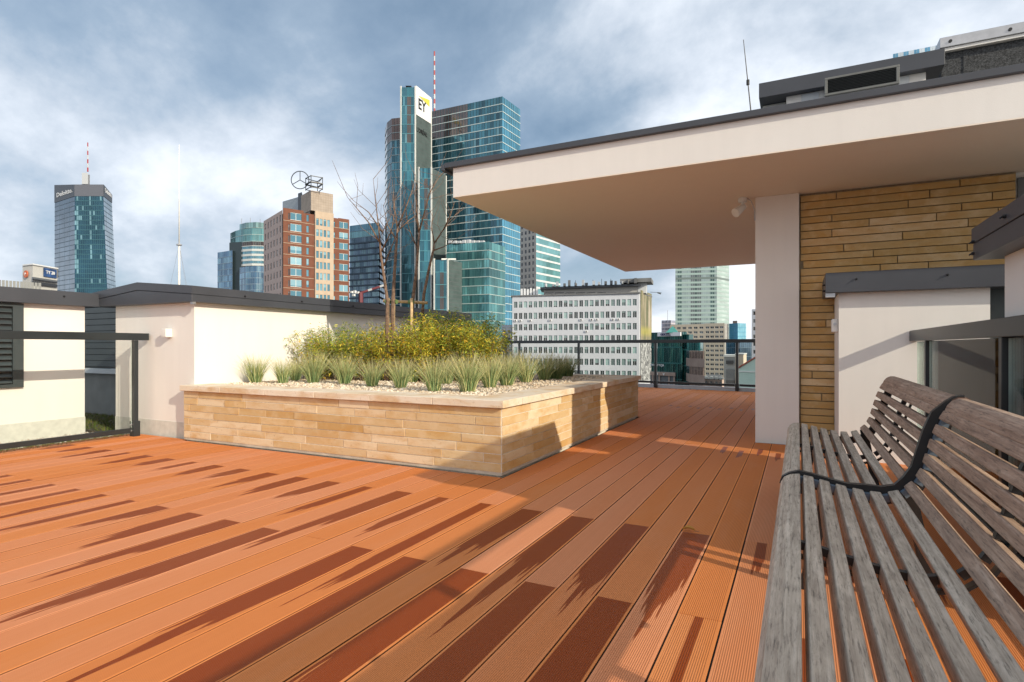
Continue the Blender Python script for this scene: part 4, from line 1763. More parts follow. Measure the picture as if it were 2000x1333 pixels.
def fin(root, x0, x1, x2, d0, d2, ytop, fl, xp=None, sign=False, zlow=-28):
    zt = zat(ytop, d0)
    p0, p1, p2 = at(x0, d0), at(x1, d0), at(x2, d2)
    p3_ = (p2[0] + (p0[0] - p1[0]), p2[1] + (p0[1] - p1[1]))

    def gl(i, u, k, n):
        if .42 < u < .78:
            if k >= n - 6 and k < n - 1:
                return jit((0.10, 0.085, 0.085), .05)
            return jit((0.05, 0.20, 0.26), .25) if u < .66 else jit((0.012, 0.05, 0.09), .1)
        return teal()
    tower_body(root, [p0, p1, p2, p3_], [p0, p1, p2, p3_], zlow, zt, fl, [7, 0, 0, 0], gl, line=(0.10, 0.28, 0.34), mull=(0.05, 0.16, 0.20), mw=.08, proud=.05, sp_h=.25)
    # striped side wall
    A, B, e, nr, ang = face_frame(p1, p2)
    L = (B - A).length
    zz = zat(ytop + (50 if sign else 0), d0)
    m = MB()
    ns = int((zz - max(zlow, -10)) / 1.9)
    for i in range(ns):
        z = zz - (i + 1) * 1.9
        m.poly([A + e * .3 + nr * .05 + Vector((0, 0, z)), A + e * (L - .3) + nr * .05 + Vector((0, 0, z)),
                A + e * (L - .3) + nr * .05 + Vector((0, 0, z + 1.65)), A + e * .3 + nr * .05 + Vector((0, 0, z + 1.65))])
    m.build('side_cladding', M['stripe'], root)
    # white edge columns
    for (P, nm) in ((p0, 'edge_column'), (p1, 'edge_column'), (p2, 'edge_column')):
        m = MB()
        h = .30
        z1_ = zt + .6 if P is not p2 else zt - .4
        m.box(P[0] - h, P[0] + h, P[1] - h, P[1] + h, zlow, z1_)
        m.build(nm, M['ivory'], root)
    return p0, p1, p2, zt


p0, p1, p2, zt = fin(r, 783, 811, 842, 284, 297, 171, 34, sign=True)
A, B, e, nr, ang = face_frame(p1, p2)
L = (B - A).length
m = MB()
m.hexa([A + e * .5 + nr * .08 + Vector((0, 0, zt - 13.4)), A + e * (L - .2) + nr * .08 + Vector((0, 0, zt - 13.4)), A + e * (L - .2) + nr * .3 + Vector((0, 0, zt - 13.4)), A + e * .5 + nr * .3 + Vector((0, 0, zt - 13.4))],
       [A + e * .5 + nr * .08 + Vector((0, 0, zt + 1.0)), A + e * (L - .2) + nr * .08 + Vector((0, 0, zt + .2)), A + e * (L - .2) + nr * .3 + Vector((0, 0, zt + .2)), A + e * .5 + nr * .3 + Vector((0, 0, zt + 1.0))])
sp = m.build('sign_panel', M['signwhite'], r)
text_part(sp, 'EY', A + e * (L * .14) + nr * .42 + Vector((0, 0, zt - 9.6)), ang, 7.4, M['ink'], bold=.14, depth=.04, sx=L / 17.0)
m = MB()
bz = zt - 2.9
q = [(L * .18, bz - .4), (L * .86, bz - 2.2), (L * .86, bz + 1.3)]
m.hexa([A + e * x + nr * .32 + Vector((0, 0, z)) for x, z in q], [A + e * x + nr * .42 + Vector((0, 0, z)) for x, z in q])
m.build('sign_wedge', M['signgreen'], sp)
text_part(r, "L'ORÉAL", A + e * (L * .06) + nr * .22 + Vector((0, 0, zt - 21.5)), ang, 3.1, M['ink'], bold=.05, depth=.04, sx=L / 17.5)
fin(r, 818, 842.5, 871, 273, 284, 329, 23)
fin(r, 848, 874.5, 905, 258, 268, 508, 12)
m = MB()
a, b_ = p3(862, 507, 257.5), p3(890, 507, 261)
m.tube([a, b_], .45, 6)
m.build('light_bar', M['ivory'], r)
x, y = at(795, 290)
m = MB()
m.tube([(x, y, zat(176, 290)), (x - .5, y, zat(169, 290)), (x + 2.5, y, zat(172, 290))], .5, 6)
m.build('cleaning_crane', M['black'], r)
mast(r, 848.5, 222, 101, 312, .55, 13)
tower_body(r, ring([(872, 270), (955, 262), (987, 276), (960, 285), (890, 285)]), ring([(872, 270), (955, 262), (987, 276), (960, 285), (890, 285)]),
           -28, 49.2, 19, [18, 6, 0, 0, 0], lambda i, u, k, n: jit((0.16, 0.42, 0.44), .25) if (k % 3 == 1 and i == 0) else jit(random.choice([(0.09, 0.27, 0.29), (0.07, 0.22, 0.24), (0.12, 0.34, 0.35), (0.05, 0.17, 0.19)])),
           line=(0.36, 0.46, 0.46), mull=(0.05, 0.13, 0.14))
m = MB()
for px in range(880, 950, 9):
    x, y = at(px, 267)
    m.box(x - .8, x + .8, y - .8, y + .8, 49.3, 50.2 + random.random())
m.build('roof_unit', M['palegrey'], r)['kind'] = 'stuff'

# ---------------------------------------------------------- faceted tower at far left
r = thing('faceted_tower', 'faceted blue glass tower widening downwards with white lettering on dark crown, far left', 'skyscraper', (*at(165, 500), -28))
TOPR = ring([(107, 500), (146, 478), (202, 478), (218.5, 500), (200, 540), (120, 540)])
BOTR = ring([(106.5, 500), (146, 478), (217, 478), (234, 500), (214, 545), (118, 545)])
zt = zat(388, 485)


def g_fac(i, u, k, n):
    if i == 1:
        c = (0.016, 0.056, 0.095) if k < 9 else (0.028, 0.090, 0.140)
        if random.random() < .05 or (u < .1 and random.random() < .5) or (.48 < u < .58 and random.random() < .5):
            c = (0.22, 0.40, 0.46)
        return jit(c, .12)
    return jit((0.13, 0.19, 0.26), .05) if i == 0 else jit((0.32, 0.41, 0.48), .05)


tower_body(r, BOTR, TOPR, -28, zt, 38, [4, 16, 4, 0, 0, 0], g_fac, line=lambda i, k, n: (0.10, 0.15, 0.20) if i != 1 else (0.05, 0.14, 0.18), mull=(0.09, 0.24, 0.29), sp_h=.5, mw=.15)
for i, nm in ((0, 'crown_panel'), (1, 'crown_panel'), (2, 'crown_panel')):
    A, B = Vector((*TOPR[i], 0)), Vector((*TOPR[i + 1], 0))
    zz = [zat(362, 500), zat(361, 478), zat(361, 478), zat(381, 500)]
    za_, zb2 = zz[i], zz[i + 1]
    nr = (B - A).cross(Vector((0, 0, 1))).normalized() * .3
    m = MB()
    m.hexa([A + Vector((0, 0, zt)), B + Vector((0, 0, zt)), B + nr + Vector((0, 0, zt)), A + nr + Vector((0, 0, zt))],
           [A + Vector((0, 0, za_)), B + Vector((0, 0, zb2)), B + nr + Vector((0, 0, zb2)), A + nr + Vector((0, 0, za_))])
    m.build(nm, M['signdark'] if i != 1 else simple('crown_grey', (0.12, 0.13, 0.16), .5), r)
    if i != 1:
        A_, B_, e, nn, ang = face_frame(TOPR[i], TOPR[i + 1])
        text_part(r, 'Deloitte.', A_ + e * ((B_ - A_).length * .12) + nn * .5 + Vector((0, 0, zt + (3.9 if i == 0 else 4.2))), ang, 5.4, M['signwhite'], bold=.10, sx=(B_ - A_).length / 24.0)
slab_part(r, ring([(160, 490), (172, 490), (172, 500), (160, 500)]), zat(360, 490), zat(338, 490), 'roof_turret', M['palegrey'])
slab_part(r, ring([(172.2, 491), (175.5, 491), (175.5, 496), (172.2, 496)]), zat(360, 490), zat(341, 490), 'antenna_base', M['galv'])
mast(r, 171.5, 336, 279, 490, .55, 7)

# ---------------------------------------------------------- low building with billboards, far left
r = thing('billboard_building', 'low pale building with an orange sign and a blue board, left of the faceted tower', 'building', (*at(70, 150), -28))
slab_part(r, ring([(44, 150), (64, 148), (112, 156), (112, 175), (44, 170)]), -28, zat(520, 150), 'body', M['creamtile'] if False else simple('pale_grey_render', (0.52, 0.52, 0.50), .8))
slab_part(r, ring([(44, 149.6), (64, 147.6), (114, 156), (114, 176), (44, 171)]), zat(520, 150) + .01, zat(517.5, 150), 'roof_edge', M['signwhite'])
A, B, e, nr, ang = face_frame(at(84, 151.2), at(109, 155.5))
m = MB()
m.hexa([A + nr * .1 + Vector((0, 0, zat(541, 152))), B + nr * .1 + Vector((0, 0, zat(541, 152))), B + nr * .3 + Vector((0, 0, zat(541, 152))), A + nr * .3 + Vector((0, 0, zat(541, 152)))],
       [A + nr * .1 + Vector((0, 0, zat(524, 152))), B + nr * .1 + Vector((0, 0, zat(524, 152))), B + nr * .3 + Vector((0, 0, zat(524, 152))), A + nr * .3 + Vector((0, 0, zat(524, 152)))])
bd = m.build('billboard', simple('blue_billboard', (0.03, 0.08, 0.22), .5, 0, .3, .5), r)
text_part(bd, 'TY 20', A + e * .5 + nr * .4 + Vector((0, 0, zat(535, 152))), ang, 1.2, M['signwhite'], bold=.02)
A, B, e, nr, ang = face_frame(at(46, 149.8), at(63, 148.1))
m = MB()
c = A.lerp(B, .45) + nr * .25 + Vector((0, 0, zat(536, 149)))
m.tube([c, c + nr * .2], .95, 20)
sg = m.build('round_sign', simple('orange_round_sign', (0.55, 0.13, 0.05), .5), r)
text_part(sg, 'P', c + nr * .25 - e * .3 + Vector((0, 0, -.35)), ang, 1.0, M['signwhite'], bold=.03)
A = at(44, 149.9)
for k, z in enumerate((zat(551, 152), zat(559, 152))):
    slab_part(r, ring([(62, 147.5), (64, 147.3), (112, 155.3), (112, 155.6), (64, 147.7)]), z, z + .75, 'window_band', M['win_dark'])
r = thing('louvred_roof', 'grey louvred plant screen of a near roof at the far left edge', 'building', (*at(20, 95), -28))
slab_part(r, ring([(-60, 96), (82, 104), (82, 125), (-60, 118)]), -28, zat(562, 100), 'body', M['roofgrey'])
for i in range(20):
    a = -60 + i * 7.1
    slab_part(r, ring([(a, 95 + i * .42), (a + 5.6, 95.3 + i * .42), (a + 5.6, 95.7 + i * .42), (a, 95.4 + i * .42)]), zat(566, 100), zat(549, 100), 'screen_panel', simple('screen_panel_grey', (0.22, 0.23, 0.23), .6) if i == 0 else bpy.data.materials['screen_panel_grey'])

# ---------------------------------------------------------- round glass tower complex
r = thing('round_tower', 'bluish round glass tower with teal crown left of the brick office block', 'skyscraper', (*at(475, 420), -28))
BLU = [(0.10, 0.20, 0.31), (0.14, 0.26, 0.37), (0.08, 0.16, 0.26), (0.18, 0.32, 0.42)]


def blu(*_):
    return jit(random.choice(BLU), .15)


tower_body(r, ring([(425, 428), (454, 418), (460, 440), (430, 445)]), ring([(425, 428), (454, 418), (460, 440), (430, 445)]), -28, zat(492, 424), 22, [9, 0, 0, 0], blu, line=(0.22, 0.30, 0.38), mull=(0.24, 0.32, 0.40))
slab_part(r, ring([(448, 421), (473, 417), (480, 440), (452, 440)]), -28, zat(474, 420), 'stair_core', simple('dark_core', (0.035, 0.055, 0.065), .4, .3))
arc1 = [(450, 432), (460, 423), (475, 416), (492, 413), (512, 414), (530, 420), (530, 450), (455, 452)]
for (za, zb_, fl, col, ln) in ((zat(520, 415), zat(482, 415), 4, (0.14, 0.30, 0.38), (0.55, 0.58, 0.58)), (zat(482, 415), zat(473, 415), 1, (0.09, 0.07, 0.07), (0.50, 0.52, 0.52)),
                               (zat(473, 415), zat(447, 415), 2, (0.16, 0.36, 0.38), (0.30, 0.42, 0.43))):
    tower_body(r, ring(arc1), ring(arc1), za, zb_, fl, [3, 4, 5, 6, 5, 0, 0, 0], lambda i, u, k, n, col=col: jit(col, .2), line=ln, sp_h=1.6 if fl == 4 else .5, mull=(0.25, 0.36, 0.38))
arc2 = [(468, 414), (480, 408), (500, 405), (520, 408), (520, 440), (470, 440)]
tower_body(r, ring(arc2), ring(arc2), -28, zat(521, 408), 20, [4, 6, 6, 0, 0, 0], blu, line=(0.26, 0.34, 0.42), mull=(0.26, 0.34, 0.42))
arc3 = [(468, 425), (480, 419), (500, 417), (520, 420), (520, 440), (470, 440)]
tower_body(r, ring(arc3), ring(arc3), zat(447, 420), zat(436, 420), 1, [3, 4, 4, 0, 0, 0], lambda *a: jit((0.20, 0.34, 0.35), .3), line=(0.25, 0.33, 0.33))
for px, y in ((472, 427), (489, 426), (508, 428)):
    m = MB()
    x, y_ = at(px, 425)
    m.tube([(x, y_, zat(438, 425)), (x, y_, zat(y, 425))], .18, 5)
    m.build('antenna', M['galv'], r)

# ---------------------------------------------------------- brick office block
r = thing('brick_office', 'red brick office block with cream stair tower and ring frame on its roof', 'office building', (*at(600, 205), -28))
dL, dC, dR = 219.0, 200.0, 216.0
pL, pC, pR = at(515, dL), at(553, dC), at(682, dR)


def onf(px):
    """point on the front face line at a photo column"""
    A, B = Vector(pC), Vector(pR)
    lo, hi = 0.0, 1.0
    for _ in range(40):
        mid = (lo + hi) / 2
        P = A.lerp(B, mid)
        u = P.x * CS + P.y * SN
        d = -P.x * SN + P.y * CS
        if 1000 + FPX * u / d < px:
            lo = mid
        else:
            hi = mid
    P = A.lerp(B, (lo + hi) / 2)
    return (P.x, P.y)


zt = zat(406, 200)
ZR = zat(443, 202)
FH = 3.96
A, e, nr, L = win_wall(r, pL, at(551.5, 200.8), -28, zt - .6, 6, 9, zat(426, 202) - 8 * FH, FH, 1.55, 2.3, M['pinkgrey'], M['win_dark'], .02, .98)
a, b_ = onf(553), onf(564)
win_wall(r, a, onf(566.5), -28, zt, 1, 9, zat(421, 200) - 8 * FH, FH, .5, 2.2, M['redbrick'], M['win_dark'], .72, .98)
win_wall(r, onf(566.5), onf(593), -28, zt, 1, 9, zat(421, 200.8) - 8 * FH, FH, 4.0, 2.7, M['redbrick'], M['win_blue'], 0.02, .86, frame=(.16, M['ivory']))
win_wall(r, onf(593), onf(614), -28, zt - .8, 1, 9, zat(422, 202) - 8 * FH, FH, .85, 2.4, M['redbrick'], M['win_blue'], .15, .6)
A, B, e, nr, ang = face_frame(onf(614), onf(650))
fw = nr * .8
win_wall(r, (A + fw).to_2d()[:], (B + fw).to_2d()[:], -28, zat(410, 205), 4, 9, zat(431, 205) - 8 * FH, FH, .95, 2.5, M['creamtile'], M['win_blue'], .02, .82)
m = MB()
for P in (A, B):
    m.poly([P + Vector((0, 0, -28)), P + fw + Vector((0, 0, -28)), P + fw + Vector((0, 0, zat(410, 205))), P + Vector((0, 0, zat(410, 205)))])
m.build('bay_side', M['creamtile'], r)
win_wall(r, onf(650), onf(660.5), -28, zat(427, 213), 1, 9, zat(441.5, 214) - 8 * FH, FH, .6, 2.3, M['redbrick'], M['win_blue'], .05, .5)
win_wall(r, onf(660.5), pR, -28, zat(427, 214), 1, 9, zat(441.5, 215) - 8 * FH, FH, 3.5, 2.7, M['redbrick'], M['win_blue'], .02, .98, frame=(.16, M['ivory']))
bk = [at(522, 246), at(677, 244)]
slab_part(r, [at(554, 202), at(681, 218), bk[1], bk[0], at(517, 221)], -28, zat(430, 213), 'roof', M['roofgrey'])
for i in range(8):
    z = zat(421, 200) - i * FH - 1.75
    for s0, s1, o_ in ((553.3, 613.5, .12), (650.5, 681.8, .12)):
        m = MB()
        A, B, e, nr, ang = face_frame(onf(s0), onf(s1))
        m.hexa([A + Vector((0, 0, z)), B + Vector((0, 0, z)), B + nr * o_ + Vector((0, 0, z)), A + nr * o_ + Vector((0, 0, z))],
               [A + Vector((0, 0, z + .14)), B + Vector((0, 0, z + .14)), B + nr * o_ + Vector((0, 0, z + .14)), A + nr * o_ + Vector((0, 0, z + .14))])
        m.build('string_course', M['creamtile'], r)
# cream stair tower and grey plant room above the roof
TA, TB = onf(606), onf(649)
A, B, e, nr, ang = face_frame(TA, TB)
inb = -nr * 9
q = [(A + nr * .75).to_2d()[:], (B + nr * .75).to_2d()[:], (B + inb).to_2d()[:], (A + inb).to_2d()[:]]
slab_part(r, q, zat(410, 205) - .01, zat(371, 205), 'stair_tower', simple('cream_grid_panels', (0.37, 0.315, 0.265), .8, 0, .06, .5))
m = MB()
Lq = (B - A).length
zt0, zt1 = zat(410, 205), zat(371, 205)
for i in range(1, 9):
    x = Lq * i / 9
    m.box(0, .001, 0, .001, 0, .001) if False else None
    a = A + nr * .755 + e * x
    m.poly([a - e * .03 + Vector((0, 0, zt0)), a + e * .03 + Vector((0, 0, zt0)), a + e * .03 + Vector((0, 0, zt1)), a - e * .03 + Vector((0, 0, zt1))], 0, (0.28, 0.22, 0.17))
for i in range(1, 8):
    z = zt0 + (zt1 - zt0) * i / 8
    a, b_ = A + nr * .756, B + nr * .756
    m.poly([a + Vector((0, 0, z - .03)), b_ + Vector((0, 0, z - .03)), b_ + Vector((0, 0, z + .03)), a + Vector((0, 0, z + .03))], 0, (0.28, 0.22, 0.17))
m.build('panel_joints', M['matte'], r)['kind'] = 'stuff'
slab_part(r, ring([(589, 214), (605.5, 207), (612, 222), (596, 226)]), zt - 3, zat(374, 208), 'plant_room', simple('brown_grey_plant', (0.27, 0.22, 0.20), .8))
slab_part(r, ring([(552, 222), (583, 215), (590, 232), (560, 236)]), zt - 3, zat(385, 215), 'plant_room', simple('blue_grey_plant', (0.32, 0.37, 0.42), .7))
slab_part(r, ring([(582, 215), (589.5, 213), (594, 226), (586, 228)]), zt - 3, zat(377, 214), 'plant_room', M['signdark'])
# steel frame and big ring on the stair tower
fr = MB()
fx = [596, 607, 630]
zf0, zf1, zf2 = zat(370, 205), zat(358, 205), zat(346, 205)
corners = [p3(597, 370, 207), p3(607.5, 370, 203.5), p3(630, 370, 206), p3(620, 370, 211)]
for c in corners:
    fr.tube([(c.x, c.y, zf0), (c.x, c.y, zf2 + .2)], .14, 5)
for z in (zf0 + .4, zf1, zf2):
    for i in range(4):
        a, b_ = corners[i], corners[(i + 1) % 4]
        fr.tube([(a.x, a.y, z), (b_.x, b_.y, z)], .16 if z != zf1 else .3, 5)
a, b_ = corners[1], corners[2]
fr.tube([(b_.x, b_.y, zf2), (a.x * .4 + b_.x * .6, a.y * .4 + b_.y * .6, zf1)], .12, 5)
fr.build('roof_frame', M['dark'], r)
cc = p3(586, 352, 206)
m = MB()
ex = Vector((CS, SN, 0))
rr = 17.2 / FPX * 206
m.tube([cc + ex * math.cos(t_) * rr + Vector((0, 0, math.sin(t_) * rr)) for t_ in [i * 2 * math.pi / 36 for i in range(37)]], .17, 5)
for t_ in (90, 210, 330):
    m.tube([cc, cc + ex * math.cos(R(t_)) * rr + Vector((0, 0, math.sin(R(t_)) * rr))], .15, 5)
m.build('ring_emblem', M['signdark'], r)

# ---------------------------------------------------------- dark blue slab block
r = thing('dark_slab_tower', 'dark blue glass block with strong horizontal ledges right of the brick office', 'office building', (*at(715, 330), -28))
DB = [(0.13, 0.20, 0.28), (0.17, 0.26, 0.34), (0.09, 0.16, 0.22), (0.20, 0.32, 0.37)]
rg = ring([(683, 336), (740, 326), (751, 345), (700, 362)])
tower_body(r, rg, rg, -28, zat(462, 328), 26, [14, 3, 0, 0], lambda i, u, k, n: jit(random.choice(DB), .2) if i == 0 else jit((0.30, 0.38, 0.48), .15), line=(0.035, 0.06, 0.09), mull=(0.03, 0.05, 0.08), sp_h=.8, proud=.5, mw=.35)
tower_body(r, rg, rg, zat(462, 328), zat(436, 328), 2, [14, 3, 0, 0], lambda i, u, k, n: jit((0.10, 0.22, 0.30) if k else (0.16, 0.32, 0.36), .12), line=(0.14, 0.20, 0.24), mull=(0.10, 0.16, 0.2), sp_h=.3)
r = thing('crane', 'small red and white lorry crane boom low in front of the dark blue block', 'crane', p3(704, 600, 240))
m = MB()
a, b_ = p3(704, 573, 240), p3(750, 558, 240)
for i in range(6):
    m.tube([a.lerp(b_, i / 6), a.lerp(b_, (i + 1) / 6)], .6, 4, 0 if i not in (2, 5) else 1)
m.build('boom', [M['crane_red'], M['palegrey']], r)
m = MB()
p_ = p3(705, 590, 240)
m.tube([(p_.x, p_.y, -28), (p_.x, p_.y, zat(572, 240))], .9, 6)
m.build('tower', M['crane_red'], r)
m = MB()
for px, y in ((687, 571), (693, 570), (699, 572), (691, 577)):
    p_ = p3(px, y, 240)
    m.box(p_.x - .5, p_.x + .5, p_.y - .5, p_.y + .5, p_.z - .4, p_.z + .4)
m.tube([p3(686, 572, 240), p3(704, 573, 240)], .3, 4)
m.build('counterweight', M['signwhite'], r)

# ---------------------------------------------------------- white banded tower behind the canopy
r = thing('banded_tower', 'pale tower with white bands and a cream column of windows behind the canopy corner', 'office building', (*at(1050, 385), -28))
p0, p1, p2 = at(1014, 388), at(1047, 376), at(1094, 402)
zt = zat(400, 385)
win_wall(r, p0, p1, -28, zt, 4, 22, zat(640, 385) - 12, 4.2, 1.9, 2.4, M['creamtile'] if False else simple('pale_pier', (0.74, 0.71, 0.66), .8), M['win_dark'], .06, .94)
bk2, bk1 = at(1086, 440), at(1030, 430)
tower_body(r, [p1, p2, bk2, bk1], [p1, p2, bk2, bk1], -28, zt, 26, [14, 0, 0, 0],
           lambda *a: jit((0.17, 0.40, 0.44), .12), line=(0.62, 0.66, 0.68), sp_h=1.25, mull=(0.15, 0.36, 0.40), mw=.08)

# ---------------------------------------------------------- white grid office
r = thing('white_office', 'long pale office block with rows of small windows beyond the far railing', 'office building', (*at(1125, 155), -28))
A2, B2 = at(1000.5, 160), at(1249, 150)
zt = zat(577, 155)
A, e, nr, L = win_wall(r, A2, B2, -28, zt, 24, 8, zat(593.5, 155) - 7 * 3.17, 3.17, .98, 1.75, M['officewall'], M['win_office'], .008, .985, frame=(.06, M['officewall']))
p2 = at(1272, 162)
back = [at(1267, 174), at(1004, 178)]
slab_part(r, [B2, p2, back[0], back[1], (A2[0] + .4, A2[1] + .5), (B2[0] - .2, B2[1] + .5)], -28, zt - .02, 'body', M['officewall'])
slab_part(r, [(A2[0] - .3, A2[1] - .3), (B2[0] + .2, B2[1] - .4), (p2[0] + .3, p2[1] - .2), back[0], back[1]], zt, zt + .35, 'parapet', M['roofgrey'])
AV = Vector((*A2, 0))
slab_part(r, ring([(1062, 162), (1248, 153), (1252, 158), (1064, 167)]), zt + .36, zat(563, 157), 'roof_plant_room', simple('pale_plant', (0.42, 0.42, 0.41), .8))
slab_part(r, ring([(1055, 160.5), (1250, 151.5), (1256, 160), (1058, 170)]), zat(563, 157) + .01, zat(559, 157), 'roof_deck', M['signdark'])
slab_part(r, ring([(1211, 153), (1272, 150), (1276, 158), (1215, 160)]), zat(553, 153), zat(545.5, 153), 'roof_canopy', M['roofgrey'])
slab_part(r, ring([(1246, 153), (1262, 152.5), (1264, 156), (1248, 156.5)]), zt + .36, zat(553.2, 153), 'roof_cabin', M['palegrey'])
random.seed(404)
for i in range(16):
    px = 1066 + i * 11.3 + random.uniform(-3, 3)
    hh = random.uniform(.5, 1.6)
    slab_part(r, ring([(px, 158.5 - i * .55), (px + random.uniform(2, 6), 158.2 - i * .55), (px + 5, 160 - i * .55), (px, 160.3 - i * .55)]), zat(559, 157) + .02, zat(559, 157) + hh, 'roof_unit', random.choice([M['palegrey'], M['roofgrey'], M['roofgrey'], M['signdark']]))
for i in range(9):
    x0 = 1064 + i * 20.5
    m = MB()
    a_, b2_ = p3(x0, 572.5, 160.5 - i * .95), p3(x0 + 17, 572, 159.6 - i * .95)
    m.tube([a_, b2_], .09, 5)
    m.tube([a_, (a_.x, a_.y, zt + .36)], .07, 5)
    m.build('roof_rail', M['signdark'], r)
for px in range(1017, 1052, 6):
    slab_part(r, ring([(px, 163), (px + 4, 162.8), (px + 4, 164), (px, 164.2)]), zt + .36, zat(566 - random.random() * 3, 163), 'roof_fan', M['signwhite'])
for px, y in ((1124, 548), (1141, 549), (1175, 545), (1193, 545), (1158, 547)):
    m = MB()
    x, y_ = at(px, 158)
    m.tube([(x, y_, zat(559, 158)), (x, y_, zat(y, 158))], .07, 5)
    m.build('antenna', M['dark'], r)
m = MB()
x, y_ = at(1270, 156)
m.tube([(x, y_, zat(571, 156)), p3(1292, 572, 156)], .06, 5)
m.tube([p3(1284, 572, 156), p3(1291, 574.5, 156)], .16, 5)
m.build('floodlight_arm', M['dark'], r)
Z593 = zat(593.5, 155)
for (col, row) in ((0, 1), (1, 1), (3, 1), (7, 1), (13, 1), (15, 1), (16, 1), (19, 1), (20, 1), (14, 2)):
    pitch = L * .977 / 24
    x = L * .008 + (col + .5) * pitch
    z = Z593 - row * 3.17 - 1.25
    c = A + e * x + nr * .3
    m = MB()
    m.hexa([c - e * .35 - nr * .28 + Vector((0, 0, z - .25)), c + e * .35 - nr * .28 + Vector((0, 0, z - .25)), c + e * .35 + Vector((0, 0, z - .25)), c - e * .35 + Vector((0, 0, z - .25))],
           [c - e * .35 - nr * .28 + Vector((0, 0, z + .25)), c + e * .35 - nr * .28 + Vector((0, 0, z + .25)), c + e * .35 + Vector((0, 0, z + .25)), c - e * .35 + Vector((0, 0, z + .25))])
    ac = m.build('air_conditioner', M['signwhite'], r)
    m = MB()
    m.tube([c + Vector((0, 0, z)) + nr * .001, c + Vector((0, 0, z)) + nr * .03], .19, 10)
    m.build('fan', M['ink'], ac)


def poster_mat():
    """abstract outdoor scene above, crumpled silver below: flat print"""
    m, t, b = mat('building_poster')
    v = coords(t, 'Generated')
    s = t.nodes.new('ShaderNodeSeparateXYZ')
    t.links.new(v, s.inputs[0])
    vs = coords(t, 'Generated', (9, 9, 2.2))
    n = noise(t, vs, 1.0, 5.0, .6, .6)
    up = ramp(t, n, [(0.32, (0.06, 0.08, 0.04)), (0.47, (0.17, 0.17, 0.09)), (0.57, (0.30, 0.26, 0.17)), (0.72, (0.50, 0.44, 0.36))])
    vs2 = coords(t, 'Generated', (4, 4, 11))
    n2_ = noise(t, vs2, 1.0, 7.0, .7, 2.4)
    lo = ramp(t, n2_, [(0.35, (0.06, 0.06, 0.07)), (0.5, (0.25, 0.26, 0.27)), (0.62, (0.60, 0.62, 0.63))])
    yel = ramp(t, mth(t, 'ABSOLUTE', mth(t, 'SUBTRACT', s.outputs[2], .55)), [(0.02, (0.4, 0.4, 0.4)), (0.07, (0, 0, 0))])
    up = mixc(t, yel, up, (0.50, 0.46, 0.05))
    cen = ramp(t, mth(t, 'ABSOLUTE', mth(t, 'SUBTRACT', s.outputs[0], .52)), [(0.10, (0.85, 0.85, 0.85)), (0.17, (0, 0, 0))])
    zone = ramp(t, s.outputs[2], [(0.50, (0, 0, 0)), (0.51, (1, 1, 1)), (0.66, (1, 1, 1)), (0.67, (0, 0, 0))])
    up = mixc(t, mixc(t, 1.0, cen, zone, 'MULTIPLY'), up, (0.20, 0.20, 0.24))
    c = mixc(t, ramp(t, s.outputs[2], [(0.43, (0, 0, 0)), (0.46, (1, 1, 1))]), lo, up)
    t.links.new(c, b.inputs['Base Color'])
    b.inputs['Roughness'].default_value = .6
    return m


A, B, e, nr, ang = face_frame(at(1250.6, 150.6), at(1271.5, 161.6))
m = MB()
z0_, z1_ = zat(742, 156), zat(571, 156)
m.hexa([A + nr * .05 + Vector((0, 0, z0_)), B + nr * .05 + Vector((0, 0, z0_)), B + nr * .2 + Vector((0, 0, z0_)), A + nr * .2 + Vector((0, 0, z0_))],
       [A + nr * .05 + Vector((0, 0, z1_)), B + nr * .05 + Vector((0, 0, z1_)), B + nr * .2 + Vector((0, 0, z1_)), A + nr * .2 + Vector((0, 0, z1_))])
m.build('poster', poster_mat(), r)
r = thing('low_annex', 'small pale blue grey annex at the left foot of the white office', 'building', (*at(988, 165), -28))
slab_part(r, ring([(980, 166), (999, 164), (1003, 172), (984, 174)]), -28, zat(635, 165), 'body', simple('blue_grey_annex', (0.42, 0.46, 0.52), .8))
for px in (983, 992):
    for y in (646, 660):
        slab_part(r, ring([(px, 165.7 - (px - 980) * .1), (px + 4, 165.3 - (px - 980) * .1), (px + 4, 165.6 - (px - 980) * .1), (px, 166.0 - (px - 980) * .1)]), zat(y + 4, 165), zat(y, 165), 'window', M['win_dark'])

# ---------------------------------------------------------- teal office with pyramid roof light
r = thing('teal_office', 'dark teal glass office with small green pyramid roof and white sign board', 'office building', (*at(1310, 128), -28))
DG = [(0.015, 0.10, 0.10), (0.025, 0.14, 0.13), (0.01, 0.07, 0.075), (0.03, 0.18, 0.17)]


def dgr(*_):
    return jit(random.choice(DG), .2)


rg = ring([(1272, 133), (1333, 125), (1341, 128), (1342, 133), (1280, 136)])
tower_body(r, rg, rg, -28, zat(649, 128), 9, [14, 3, 0, 0, 0], dgr, line=(0.02, 0.12, 0.12), mull=(0.015, 0.09, 0.09), sp_h=.3)
tower_body(r, ring([(1326, 127), (1346, 124), (1354, 126), (1352, 131), (1330, 132)]), ring([(1326, 127), (1346, 124), (1354, 126), (1352, 131), (1330, 132)]), -28, zat(654, 127), 9, [5, 2, 0, 0, 0], dgr, line=(0.03, 0.16, 0.16), sp_h=.3, mull=(0.02, 0.1, 0.1))
tower_body(r, ring([(1342, 123), (1368, 121), (1374, 124), (1370, 135), (1345, 137)]), ring([(1342, 123), (1368, 121), (1374, 124), (1370, 135), (1345, 137)]), -28, zat(668, 122), 9, [6, 2, 0, 0, 0], dgr, line=(0.04, 0.18, 0.18), sp_h=.3, mull=(0.02, 0.1, 0.1))
ap = p3(1314, 637, 129)
q = [p3(1300, 650, 127), p3(1325, 650, 125.5), p3(1326, 650, 131), p3(1302, 650, 132.5)]
m = MB()
